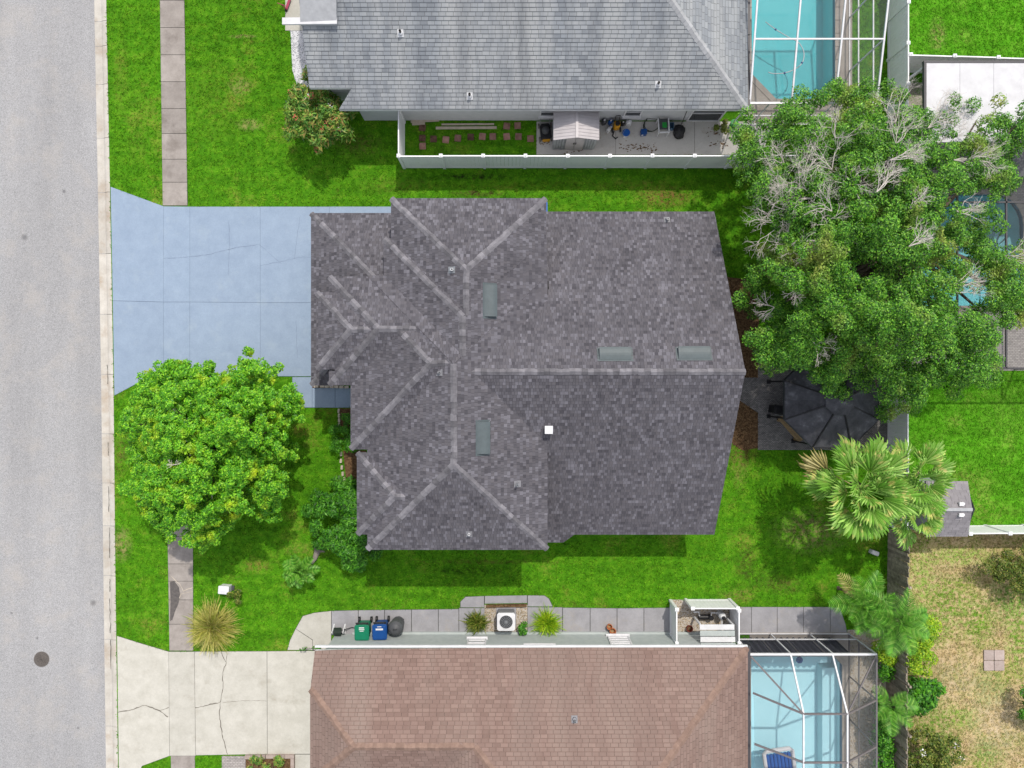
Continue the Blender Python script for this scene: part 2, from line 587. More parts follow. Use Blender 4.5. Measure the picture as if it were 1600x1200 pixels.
class MB:
    def __init__(s):
        s.v = []
        s.f = []

    def add(s, vs, fs):
        o = len(s.v)
        s.v += [tuple(v) for v in vs]
        s.f += [tuple(i + o for i in f) for f in fs]
        return s

    def poly(s, pts):
        return s.add(pts, [tuple(range(len(pts)))])

    def box(s, c, d, rz=0, tilt=None):
        x, y, z = d[0] / 2, d[1] / 2, d[2] / 2
        m = Matrix.Translation(c) @ Matrix.Rotation(rz, 4, 'Z')
        if tilt:
            m = m @ Matrix.Rotation(tilt[1], 4, tilt[0])
        vs = [m @ Vector(q) for q in ((-x, -y, -z), (x, -y, -z), (x, y, -z), (-x, y, -z), (-x, -y, z), (x, -y, z), (x, y, z), (-x, y, z))]
        return s.add(vs, [(0, 3, 2, 1), (4, 5, 6, 7), (0, 1, 5, 4), (1, 2, 6, 5), (2, 3, 7, 6), (3, 0, 4, 7)])

    def rbox(s, c, d, r, rz=0, k=3, taper=1.):
        """upright box with rounded corners in plan; taper scales the foot"""
        pts = []
        for cx, cy, a0 in ((1, 1, 0), (-1, 1, 90), (-1, -1, 180), (1, -1, 270)):
            for i in range(k + 1):
                a = R(a0 + 90 * i / k)
                pts.append((cx * (d[0] / 2 - r) + r * math.cos(a), cy * (d[1] / 2 - r) + r * math.sin(a)))
        n = len(pts)
        m = Matrix.Translation(c) @ Matrix.Rotation(rz, 4, 'Z')
        vs = [m @ Vector((x * taper, y * taper, -d[2] / 2)) for x, y in pts] + [m @ Vector((x, y, d[2] / 2)) for x, y in pts]
        fs = [(i, (i + 1) % n, n + (i + 1) % n, n + i) for i in range(n)]
        return s.add(vs, fs + [tuple(range(n - 1, -1, -1)), tuple(range(n, 2 * n))])

    def prism(s, pts, z0, z1):
        n = len(pts)
        a = sum(pts[i][0] * pts[(i + 1) % n][1] - pts[(i + 1) % n][0] * pts[i][1] for i in range(n))
        if a < 0:
            pts = list(pts)[::-1]
        vs = [(p[0], p[1], z0) for p in pts] + [(p[0], p[1], z1) for p in pts]
        fs = [(i, (i + 1) % n, n + (i + 1) % n, n + i) for i in range(n)]
        return s.add(vs, fs + [tuple(range(n - 1, -1, -1)), tuple(range(n, 2 * n))])

    def beam(s, p, q, w, h=None):
        p, q = Vector(p), Vector(q)
        h = h or w
        d = (q - p)
        L = d.length
        x = d.normalized()
        y = Vector((0, 0, 1)).cross(x)
        if y.length < 1e-3:
            y = Vector((0, 1, 0))
        y.normalize()
        z = x.cross(y)
        vs = []
        for b in (p, q):
            for sy, sz in ((-1, -1), (1, -1), (1, 1), (-1, 1)):
                vs.append(b + y * sy * w / 2 + z * sz * h / 2)
        return s.add(vs, [(0, 1, 2, 3), (7, 6, 5, 4), (0, 4, 5, 1), (1, 5, 6, 2), (2, 6, 7, 3), (3, 7, 4, 0)])

    def tube(s, pts, rad, n=6, cap=True):
        pts = [Vector(p) for p in pts]
        rs = rad if isinstance(rad, (list, tuple)) else [rad] * len(pts)
        o = len(s.v)
        vs, fs = [], []
        for i, p in enumerate(pts):
            d = (pts[min(i + 1, len(pts) - 1)] - pts[max(i - 1, 0)]).normalized()
            a = d.cross(Vector((0, 0, 1)))
            if a.length < .05:
                a = d.cross(Vector((1, 0, 0)))
            a.normalize()
            b = d.cross(a)
            for k in range(n):
                t_ = 2 * math.pi * k / n
                vs.append(p + (a * math.cos(t_) + b * math.sin(t_)) * rs[i])
        for i in range(len(pts) - 1):
            for k in range(n):
                fs.append((i * n + k, i * n + (k + 1) % n, (i + 1) * n + (k + 1) % n, (i + 1) * n + k))
        if cap:
            fs.append(tuple(range(n - 1, -1, -1)))
            fs.append(tuple(range((len(pts) - 1) * n, len(pts) * n)))
        return s.add(vs, fs)

    def lathe(s, c, prof, n=16):
        """prof: (radius, z) pairs from the bottom up"""
        vs, fs = [], []
        for r, z in prof:
            for k in range(n):
                a = 2 * math.pi * k / n
                vs.append((c[0] + r * math.cos(a), c[1] + r * math.sin(a), c[2] + z))
        for i in range(len(prof) - 1):
            for k in range(n):
                fs.append((i * n + k, i * n + (k + 1) % n, (i + 1) * n + (k + 1) % n, (i + 1) * n + k))
        fs.append(tuple(range(n - 1, -1, -1)))
        fs.append(tuple(range((len(prof) - 1) * n, len(prof) * n)))
        return s.add(vs, fs)

    def mesh(s, name):
        me = bpy.data.meshes.new(name)
        me.from_pydata(s.v, [], s.f)
        me.update()
        return me

    def build(s, name, mat, parent=None, local=False, **kw):
        return link(name, s.mesh(name), mat, parent, local, **kw)


def bevel(o, w=.01, seg=2):
    m = o.modifiers.new('bevel', 'BEVEL')
    m.width = w
    m.segments = seg
    m.limit_method = 'ANGLE'
    return o


def inpoly(px, py, poly):
    px, py = np.asarray(px, float), np.asarray(py, float)
    ins = np.zeros(px.shape, bool)
    n = len(poly)
    for i in range(n):
        x0, y0 = poly[i]
        x1, y1 = poly[(i + 1) % n]
        if y0 == y1:
            continue
        cnd = ((y0 > py) != (y1 > py)) & (px < (x1 - x0) * (py - y0) / (y1 - y0) + x0)
        ins ^= cnd
    return ins


def edge_dist(px, py, poly):
    d = np.full(np.shape(px), 1e9)
    n = len(poly)
    for i in range(n):
        a, b = np.array(poly[i], float), np.array(poly[(i + 1) % n], float)
        ab = b - a
        t_ = np.clip(((px - a[0]) * ab[0] + (py - a[1]) * ab[1]) / (ab @ ab), 0, 1)
        d = np.minimum(d, np.hypot(px - a[0] - t_ * ab[0], py - a[1] - t_ * ab[1]))
    return d
# ------------------------------------------------------------------ ground, road, kerb
from mathutils.geometry import tessellate_polygon


def sheet(name, outer, holes, z, mat, parent=None, **kw):
    loops = [[Vector((p[0], p[1], z)) for p in L] for L in [outer] + list(holes)]
    tris = tessellate_polygon(loops)
    vs = [v for L in loops for v in L]
    mb = MB()
    fs = []
    for a, b, c_ in tris:
        n = (vs[b] - vs[a]).cross(vs[c_] - vs[a])
        fs.append((a, b, c_) if n.z > 0 else (a, c_, b))
    mb.add(vs, fs)
    return mb.build(name, mat, parent, **kw)


def W(poly, h=0.):
    return [P(x, y, h) for x, y in poly]


def kw_(y):
    return float(np.interp(y, [-4000, 0, 300, 600, 900, 1200, 5000], [90, 145.5, 151.5, 156.5, 160, 164, 220]))


def ke_(y):
    return float(np.interp(y, [-4000, 0, 300, 600, 900, 1200, 5000], [110, 166, 172, 177.5, 180.5, 184.5, 240]))


BIG = 150.
POOL1 = [(1174, -90), (1304, -90), (1304, 155), (1212, 155), (1174, 116)]
POOL2 = [(1173, 1025), (1302, 1025), (1315, 1038), (1315, 1290), (1173, 1290)]
POOL3 = [(1440, 304), (1553, 304)] + [(1553 + 45 * math.sin(R(a)), 352 - 48 * math.cos(R(a))) for a in (15, 30, 45, 60, 75, 90)] + [(1598, 478), (1440, 478)]


def bbox_px(poly, m=3):
    xs, ys = [p[0] for p in poly], [p[1] for p in poly]
    return [(min(xs) - m, min(ys) - m), (max(xs) + m, min(ys) - m), (max(xs) + m, max(ys) + m), (min(xs) - m, max(ys) + m)]


FX = 1404
kerb_line = [P(ke_(y), y) for y in (-1500, 0, 300, 600, 900, 1200, 2700)]
main_lawn = kerb_line[::-1]
main_lawn = [Vector((-20, BIG, 0))] + [kerb_line[0]] + kerb_line[1:] + [Vector((-19, -BIG, 0)), Vector((P(FX, 0).x, -BIG, 0)), Vector((P(FX, 0).x, BIG, 0))]
sheet('lawn', main_lawn, [W(bbox_px(POOL1)), W(bbox_px(POOL2))], 0, 'lawn', kind='structure')
xf = P(FX, 0).x
ysplit = P(0, 824).y
sheet('back_lawn', [(xf, ysplit), (BIG, ysplit), (BIG, BIG), (xf, BIG)], [W(bbox_px(POOL3))], 0, 'bright_lawn', kind='structure')
sheet('dry_lawn', [(xf, -BIG), (BIG, -BIG), (BIG, ysplit), (xf, ysplit)], [], 0, 'dry_lawn', kind='structure')
sheet('road', [(-29.5, -BIG), (-18.5, -BIG), (-18.5, BIG), (-29.5, BIG)], [], -.10, 'asphalt', kind='structure')
sheet('verge', [(-BIG, -BIG), (-29.5, -BIG), (-29.5, BIG), (-BIG, BIG)], [], -.04, 'lawn', kind='structure')

kerb = MB()
ys_k = [-140, -70, 32, 71, 131, 215, 300, 396, 491, 585, 678, 755, 822, 900, 1000, 1136, 1230, 1330]
kerb.poly([P(kw_(y), y) + Vector((.02, 0, -.13)) for y in ys_k] + [P(ke_(y), y) + Vector((-.02, 0, -.13)) for y in ys_k[::-1]])
kerb_o = kerb.build('kerb', 'joint', None, kind='structure')
for i in range(len(ys_k) - 1):
    ya, yb = ys_k[i] + .35, ys_k[i + 1] - .35
    mb = MB()
    prof = [(0, -.085), (.30, -.10), (.52, -.085), (.56, -.075), (.66, -.03), (.80, .0), (1.0, .012)]
    vs = []
    for y in (ya, yb):
        a, b = P(kw_(y), y), P(ke_(y), y)
        for t_, z in prof:
            q = a.lerp(b, t_)
            vs.append((q.x, q.y, z))
        vs += [(b.x, b.y, -.15), (a.x, a.y, -.15)]
    n = len(prof) + 2
    mb.add(vs, [(k, k + 1, n + k + 1, n + k)[::-1] for k in range(n - 1)] + [tuple(range(n)), tuple(range(2 * n - 1, n - 1, -1))])
    mb.build('kerb_section', 'kerb_concrete', kerb_o)

HARD = []      #  paved polygons (photo pixels) that grass keeps off


def shrink(pts, g):
    c0 = sum(pts, Vector((0, 0, 0))) / len(pts)
    return [p + (c0 - p).normalized() * g * 1.4 for p in pts]


def paving(name, polys, mat, joint, z=.03, gap=.012, slab='slab', label=None):
    """a paved area: a jointing bed and each slab as a piece of it"""
    bed = MB()
    for pl in polys:
        bed.poly([Vector((p.x, p.y, z - .018)) for p in ccw(W(pl))])
        HARD.append(pl)
    o = bed.build(name, joint, None, kind='structure')
    out = []
    for i, pl in enumerate(polys):
        mb = MB()
        zz = z + random.uniform(-.002, .002)
        mb.prism([(p.x, p.y) for p in shrink(W(pl), gap)], z - .03, zz)
        out.append(mb.build(slab, mat[i] if isinstance(mat, list) else mat, o))
    return o, out


def ccw(pts):
    a = sum(pts[i].x * pts[(i + 1) % len(pts)].y - pts[(i + 1) % len(pts)].x * pts[i].y for i in range(len(pts)))
    return pts if a > 0 else pts[::-1]


def ribbon(name, pxs, w, z, mat, parent):
    """a thin crooked crack lying on a slab"""
    pts = []
    for i in range(len(pxs) - 1):
        a, b = P(*pxs[i]), P(*pxs[i + 1])
        k = max(2, int((b - a).length / .12))
        for j in range(k):
            q = a.lerp(b, j / k)
            pts.append(q + Vector((random.uniform(-.018, .018), random.uniform(-.018, .018), 0)))
    pts.append(P(*pxs[-1]))
    mb = MB()
    L, Rr = [], []
    for i, p in enumerate(pts):
        d = (pts[min(i + 1, len(pts) - 1)] - pts[max(i - 1, 0)]).normalized()
        n = Vector((-d.y, d.x, 0)) * w / 2 * random.uniform(.4, 1.2)
        L.append(p + n)
        Rr.append(p - n)
    for i in range(len(pts) - 1):
        mb.poly([(q.x, q.y, z) for q in (Rr[i], Rr[i + 1], L[i + 1], L[i])])
    return mb.build(name, mat, parent)


def kx(y):
    return ke_(y) + 1.5


# blue painted driveway of the main house
KS = [o for o in kerb_o.children]
for a_, b_ in ((690, 712), (760, 800), (825, 872), (905, 925), (935, 990), (1000, 1046), (570, 600)):
    ribbon('crack', [(kw_(y_) + (ke_(y_) - kw_(y_)) * .5 + random.uniform(-.4, .4), y_) for y_ in np.linspace(a_, b_, 5)], .024, -.055, 'joint', kerb_o)
dr, sl = paving('driveway', [
    [(kx(292), 292), (252, 321), (256, 322.5), (256, 472), (kx(472), 470)],
    [(kx(472), 470), (256, 472), (256, 590), (228, 592), (kx(618), 618)],
    [(256, 322.5), (297, 323), (297, 472), (256, 472)], [(256, 472), (297, 472), (297, 590), (256, 590)],
    [(297, 323), (407, 323), (407, 473), (297, 472)], [(297, 472), (407, 473), (407, 588), (297, 590)],
    [(407, 323), (515, 323), (515, 473), (407, 473)], [(407, 473), (515, 473), (515, 588), (407, 588)],
    [(515, 323), (620, 323), (620, 344), (515, 344)]], 'blue_paint_concrete', 'blue_joint', gap=.006)
ribbon('crack', [(256, 404), (290, 402), (325, 398), (370, 387), (405, 382), (440, 412)], .022, .0335, 'blue_joint', sl[4])
ribbon('crack', [(407, 415), (440, 409), (466, 402), (486, 402)], .022, .0335, 'blue_joint', sl[6])
ribbon('crack', [(470, 335), (464, 372), (460, 405)], .018, .0335, 'blue_joint', sl[6])
ribbon('crack', [(463, 500), (465, 560)], .018, .0335, 'blue_joint', sl[7])
ribbon('crack', [(358, 345), (359, 382), (357, 430)], .02, .0335, 'blue_joint', sl[4])
paving('front_walk', [[(457, 589), (488, 589), (488, 637), (471, 637), (457, 622)], [(488, 606), (524, 606), (524, 637), (488, 637)],
                      [(524, 606), (560, 606), (560, 637), (524, 637)]], 'blue_paint_concrete', 'blue_joint')


def sx(y, e):
    return float(np.interp(y, [-100, 0, 322, 843, 1017, 1180, 1300], [246, 250, 254.5, 262, 265, 267, 269] if e == 0 else [287, 288.5, 293.5, 302, 302.5, 305, 306]))


yb = [-125, -83, -41, 1, 43.5, 86, 128, 170, 209, 249, 285, 321.5]
paving('pavement', [[(sx(a, 0), a), (sx(a, 1), a), (sx(b, 1), b), (sx(b, 0), b)] for a, b in zip(yb[:-1], yb[1:])], 'walk_concrete', 'joint')
yb = [591, 630, 671, 713, 755, 797, 838, 881, 908, 937, 975, 1016.5]
pv, ps = paving('pavement', [[(sx(a, 0), a), (sx(a, 1), a), (sx(b, 1), b), (sx(b, 0), b)] for a, b in zip(yb[:-1], yb[1:])], 'walk_concrete', 'joint')
sheet('tar_patch', W([(266, 909), (273, 908), (280, 917), (282, 929), (279, 944), (274, 955), (270, 968), (266, 970), (267, 940)]), [], .0345, 'tar', ps[8])
ribbon('crack', [(268, 900), (281, 912), (287, 923), (302, 917)], .03, .0345, 'edge_stone', ps[7])
ribbon('crack', [(281, 934), (283, 928), (302, 924)], .03, .035, 'edge_stone', ps[8])
yb = [1180.5, 1222, 1264]
paving('pavement', [[(sx(a, 0), a), (sx(a, 1), a), (sx(b, 1), b), (sx(b, 0), b)] for a, b in zip(yb[:-1], yb[1:])], 'walk_concrete', 'joint')

# pale concrete driveway of the south neighbour
dr2, sl2 = paving('driveway', [
    [(kx(996), 993), (215, 1003), (264, 1017.5), (265.5, 1181), (222, 1197), (218, 1206), (kx(1206), 1206)],
    [(264, 1017.5), (304, 1017.5), (306, 1181), (265.5, 1181)], [(304, 1017.5), (417.5, 1017), (418, 1178), (306, 1180)],
    [(417.5, 1017), (500, 1016), (500, 1178), (418, 1178)], [(461, 1178), (500, 1178), (500, 1240), (461, 1240)]], 'pale_concrete', 'joint', gap=.014)
ribbon('crack', [(184.5, 1112), (205, 1109), (227, 1101), (250, 1110), (263, 1120)], .045, .0345, 'crack', sl2[0])
ribbon('crack', [(250, 1110), (264, 1105)], .03, .0345, 'crack', sl2[0])
ribbon('crack', [(306, 1106), (325, 1101), (345, 1097), (343, 1115), (348, 1150), (356, 1178)], .045, .0345, 'crack', sl2[2])
ribbon('crack', [(345, 1097), (349, 1070), (348, 1050), (354, 1035), (346, 1019)], .04, .0345, 'crack', sl2[2])
ribbon('crack', [(354, 1035), (355, 1019)], .025, .0345, 'crack', sl2[2])
ribbon('crack', [(348, 1097), (380, 1094), (417, 1095)], .016, .0345, 'crack', sl2[2])

# walk along the south house
wp = [[(449, 1015.5), (453, 1000), (462, 982), (489, 1000), (489, 1015.5)], [(462, 982), (473, 962), (490, 957), (518, 954), (518, 1016), (489, 1016), (489, 1000)],
      [(518, 954), (560, 953), (560, 992), (518, 992)], [(560, 953), (601, 952.5), (601, 992), (560, 992)], [(601, 952.5), (643, 952), (643, 992), (601, 992)],
      [(643, 952), (685, 951.5), (685, 992), (643, 992)], [(685, 951.5), (717, 951), (717, 992), (685, 992)],
      [(717, 949.5), (757, 949.5), (757, 992), (717, 992)], [(719, 949), (719, 940), (727, 932), (757, 931), (757, 949)],
      [(757, 931), (824, 930), (824, 942), (757, 943)], [(824, 930), (851, 930), (858, 935), (864, 947.5), (824, 947.5)],
      [(824, 948), (879, 948.5), (879, 992), (824, 992)],
      [(879, 949), (922, 949.5), (922, 992), (879, 992)], [(922, 949.5), (964, 950), (964, 992), (922, 992)], [(964, 950), (1006, 949.5), (1006, 992), (964, 992)],
      [(1006, 949.5), (1047, 949), (1047, 992), (1006, 992)]]
paving('side_walk', wp, ['pale_concrete'] * 2 + ['grey_concrete'] * 14, 'joint', gap=.015)
paving('side_walk', [[(1138, 948), (1174, 948), (1174, 992), (1138, 992)], [(1174, 948), (1214, 948), (1214, 992), (1174, 992)], [(1214, 948), (1255, 948), (1255, 992), (1214, 992)],
                     [(1255, 948), (1297, 948), (1297, 992), (1255, 992)], [(1297, 948), (1312, 949), (1321, 975), (1324, 992), (1297, 992)]], 'grey_concrete', 'joint')
# north neighbour's side yard slab
yd, ysl = paving('yard_slab', [[(838, 190), (962, 190), (962, 242), (838, 242)], [(962, 190), (1085, 190), (1085, 242), (962, 242)], [(1085, 190), (1210, 190), (1190, 242), (1085, 242)]],
                 'yard_concrete', 'joint', gap=.006)
mb = MB()
mb.prism(shrink(W([(1150, 193), (1179, 193), (1178, 213), (1150, 213)]), 0), .02, .07)
mb.build('step_slab', 'grey_concrete', yd)
# pool decks
POOLS = []


def pool(deck_px, pool_px, deck_mat, plaster, water, depth, name_deck='pool_deck'):
    sheet(name_deck, W(deck_px), [W(pool_px)], .04, deck_mat, kind='structure')
    HARD.append(deck_px)
    p = W(pool_px)
    n = len(p)
    p = ccw(p)
    mb = MB()
    for i in range(n):
        a, b = p[i], p[(i + 1) % n]
        mb.poly([(a.x, a.y, .04), (b.x, b.y, .04), (b.x, b.y, -depth), (a.x, a.y, -depth)][::-1])
    mb.poly([(q.x, q.y, -depth) for q in p])
    sh = mb.build('pool_shell', plaster, None, kind='structure')
    tb = MB()
    c0 = sum(p, Vector((0, 0, 0))) / n
    for i in range(n):
        a, b = p[i], p[(i + 1) % n]
        d = (c0 - a).normalized() * .012
        e = (c0 - b).normalized() * .012
        tb.poly([(a.x + d.x, a.y + d.y, .035), (b.x + e.x, b.y + e.y, .035), (b.x + e.x, b.y + e.y, -.2), (a.x + d.x, a.y + d.y, -.2)][::-1])
    tb.build('tile_band', 'pool_tile', sh)
    cp = MB()
    for i in range(n):
        a, b = p[i], p[(i + 1) % n]
        m = int(max(1, (b - a).length / .6))
        d = (b - a).normalized()
        nrm = Vector((d.y, -d.x, 0))
        for k in range(m):
            u, v = a.lerp(b, (k + .02) / m), a.lerp(b, (k + .98) / m)
            cp.prism([(u.x, u.y), (v.x, v.y), (v.x + nrm.x * .26, v.y + nrm.y * .26), (u.x + nrm.x * .26, u.y + nrm.y * .26)], .042, .062)
    cp.build('coping', 'deck_concrete', sh, kind='stuff')
    mb = MB()
    mb.poly([(q.x, q.y, -.06) for q in p])
    mb.build('pool_water', water, None, kind='structure')
    return sh


sh1 = pool([(1170, -120), (1331, -120), (1331, 193), (1168, 193)], POOL1, 'deck_concrete', 'pool_plaster_teal', 'water_green', 1.35)
sh2 = pool([(1171, 988), (1325, 988), (1325, 1300), (1171, 1300)], POOL2, 'deck_concrete', 'pool_plaster_blue', 'water_blue', 1.1)
sh3 = pool([(1430, 226), (1800, 226), (1800, 579), (1424, 579)], POOL3, 'pale_pavers', 'pool_plaster_blue', 'water_green', 1.2)
# steps in the pools
st = MB()
for k in range(3):
    st.prism([tuple(p)[:2] for p in W([(1174, 112 - 14 * k), (1206 - 12 * k, 152), (1174, 152)])], -1.3, -.9 + .25 * k)
st.build('pool_step', 'pool_plaster_teal', sh1)
for k in range(4):
    a0, a1 = 20 + 22 * k, 36 + 22 * k
    st = MB()
    c0 = (1553, 352)
    st.prism([tuple(p)[:2] for p in W([(c0[0] + 14 * math.sin(R(a0)), c0[1] + 36 - 14 * math.cos(R(a0))), (c0[0] + 34 * math.sin(R(a0)), c0[1] + 36 - 46 * math.cos(R(a0))),
                                       (c0[0] + 34 * math.sin(R(a1)), c0[1] + 36 - 46 * math.cos(R(a1))), (c0[0] + 14 * math.sin(R(a1)), c0[1] + 36 - 14 * math.cos(R(a1)))])], -.6, -.25)
    st.build('pool_step', 'white_roof', sh3)
st = MB()
st.prism([tuple(p)[:2] for p in W([(1292, 1050), (1315, 1050), (1315, 1290), (1292, 1290)])], -1.1, -.5)
st.prism([tuple(p)[:2] for p in W([(1173, 1026), (1300, 1026), (1300, 1042), (1173, 1042)])], -1.1, -.5)
st.build('pool_bench', 'pool_plaster_blue', sh2)

# patio of small pavers and planting beds
PATIO = [(1184, 536), (1388, 536), (1388, 703), (1184, 703), (1184, 645), (1150, 622), (1150, 590), (1184, 590)]
mb = MB()
mb.prism([tuple(p)[:2] for p in W(PATIO)], -.05, .035)
mb.build('patio', 'pavers', None, kind='structure')
HARD.append(PATIO)
BEDS = [[(1118, 430), (1190, 440), (1184, 536), (1184, 590), (1145, 592), (1120, 500)], [(1138, 615), (1150, 621), (1185, 644), (1185, 700), (1160, 704), (1140, 690)],
        [(530, 638), (565, 638), (565, 668), (530, 668)], [(536, 704), (572, 704), (572, 752), (541, 750)], [(380, 1181), (461, 1181), (461, 1260), (380, 1260)],
        [(1376, 600), (1390, 600), (1390, 700), (1376, 700)], [(488, 574), (530, 574), (530, 606), (488, 606)]]
for b in BEDS:
    mb = MB()
    mb.prism([tuple(p)[:2] for p in W(b)], -.05, .018)
    mb.build('mulch_bed', 'mulch', None, kind='structure')
    HARD.append(b)
for b in ([(757, 945), (824, 945), (824, 992), (757, 992)], [(1048, 937), (1140, 937), (1140, 992), (1048, 992)], [(1324, 984), (1392, 984), (1392, 1300), (1324, 1300)]):
    mb = MB()
    mb.prism([tuple(p)[:2] for p in W(b)], -.05, .014)
    mb.build('gravel_bed', 'shell_gravel', None, kind='structure')
    HARD.append(b)
mb = MB()
mb.prism([tuple(p)[:2] for p in W([(446, -60), (480, -60), (480, 48), (446, 48)])], -.05, .03)
mb.build('porch_slab', 'pale_concrete', None, kind='structure')
HARD.append([(446, -60), (480, -60), (480, 48), (446, 48)])
PATH = [(454, 48), (480, 48), (484, 140), (470, 150), (457, 110)]
mb = MB()
mb.prism([tuple(p)[:2] for p in W(PATH)], -.05, .012)
mb.build('white_stone_bed', 'white_roof', None, kind='structure')
HARD.append(PATH)
mb = MB()
pth = [(347, 1181), (384, 1181), (384, 1260), (347, 1260)]
mb.prism([tuple(p)[:2] for p in W(pth)], -.05, .03)
mb.build('paver_path', 'pale_pavers', None, kind='structure')
HARD.append(pth)


# loose stones in the beds
def stones(name, poly, n, s, mat):
    xs = [p[0] for p in poly]
    yss = [p[1] for p in poly]
    X, Y = RNG.uniform(min(xs), max(xs), n), RNG.uniform(min(yss), max(yss), n)
    k = inpoly(X, Y, poly)
    mb = MB()
    for x, y in zip(X[k], Y[k]):
        p = P(x, y, .03)
        a = random.uniform(0, 6.28)
        r_ = s * random.uniform(.5, 1.2)
        vs = [p + Vector((r_ * math.cos(a + i * 1.2566) * random.uniform(.7, 1.1), r_ * math.sin(a + i * 1.2566) * random.uniform(.7, 1.1), -.02)) for i in range(5)] + [p + Vector((0, 0, r_ * .5))]
        mb.add(vs, [(i, (i + 1) % 5, 5) for i in range(5)])
    return mb.build(name, mat, None, kind='stuff')


stones('gravel', [(757, 945), (824, 945), (824, 992), (757, 992)], 700, .045, 'gravel')
stones('gravel', [(1048, 937), (1140, 937), (1140, 992), (1048, 992)], 800, .045, 'gravel')
stones('gravel', [(1325, 984), (1389, 984), (1389, 1240), (1325, 1240)], 2600, .04, 'gravel')
stones('white_stones', PATH, 500, .05, 'white_roof')
stones('bark_mulch', BEDS[0], 1500, .05, 'mulch')
stones('bark_mulch', BEDS[1], 700, .05, 'mulch')

# grass tufts over the lawns
HOUSES = [[(490, 336), (1112, 336), (1155, 585), (1112, 828), (855, 850), (580, 852), (565, 830), (550, 690), (548, 605), (490, 600)],
          [(484, -60), (1165, -60), (1165, 186), (560, 186), (484, 130)], [(492, 1000), (1168, 1000), (1168, 1300), (492, 1300)]]
HARD += HOUSES


def tufts(name, x0, x1, y0, y1, n, mat, hgt=.07):
    X, Y = RNG.uniform(x0, x1, n), RNG.uniform(y0, y1, n)
    keep = X > np.interp(Y, [-400, 0, 300, 600, 900, 1200, 1600], [162, 166, 172, 177.5, 180.5, 184.5, 188]) - .2
    for pl in HARD:
        keep &= ~inpoly(X, Y, pl)
    X, Y = X[keep], Y[keep]
    n = len(X)
    px, py = (X - 800) * H / F, (600 - Y) * H / F
    B = 4
    cx = np.repeat(px, B) + RNG.normal(0, .018, n * B)
    cy = np.repeat(py, B) + RNG.normal(0, .018, n * B)
    a = RNG.uniform(0, 2 * np.pi, n * B)
    ln = hgt * RNG.uniform(.6, 1.3, n * B)
    lean = RNG.uniform(.5, 1.3, n * B)
    wd = RNG.uniform(.012, .024, n * B)
    V = np.zeros((n * B, 3, 3))
    V[:, 0] = np.stack([cx - np.sin(a) * wd, cy + np.cos(a) * wd, np.full(n * B, -.002)], 1)
    V[:, 1] = np.stack([cx + np.sin(a) * wd, cy - np.cos(a) * wd, np.full(n * B, -.002)], 1)
    V[:, 2] = np.stack([cx + np.cos(a) * ln * lean, cy + np.sin(a) * ln * lean, ln * .75], 1)
    me = np_mesh(name, V.reshape(-1, 3), np.arange(n * B * 3).reshape(-1, 3))
    return link(name, me, mat, None, kind='stuff')


tufts('grass', 160, 1400, -30, 1230, 115000, 'lawn_tufts')
tufts('grass', 1404, 1640, -30, 824, 26000, 'bright_lawn_tufts', .08)
tufts('grass', 1404, 1640, 824, 1240, 12000, 'dry_lawn_tufts', .06)
# ------------------------------------------------------------------ roofs
def clip_poly(sub, clipper):
    """Sutherland-Hodgman, convex counter-clockwise clipper, 2-D tuples"""
    out = sub
    n = len(clipper)
    for i in range(n):
        ax, ay = clipper[i]
        bx, by = clipper[(i + 1) % n]
        ex, ey = bx - ax, by - ay
        inp, out = out, []
        if not inp:
            return []
        for k in range(len(inp)):
            p, q = inp[k], inp[(k + 1) % len(inp)]
            dp = ex * (p[1] - ay) - ey * (p[0] - ax)
            dq = ex * (q[1] - ay) - ey * (q[0] - ax)
            if dp >= 0:
                out.append(p)
            if (dp >= 0) != (dq >= 0):
                t_ = dp / (dp - dq)
                out.append((p[0] + t_ * (q[0] - p[0]), p[1] + t_ * (q[1] - p[1])))
    return out


def seen(p, m=40):
    s = F / (H - p.z)
    x, y = 800 + p.x * s, 600 - p.y * s
    return -m < x < 1600 + m and -m < y < 1200 + m


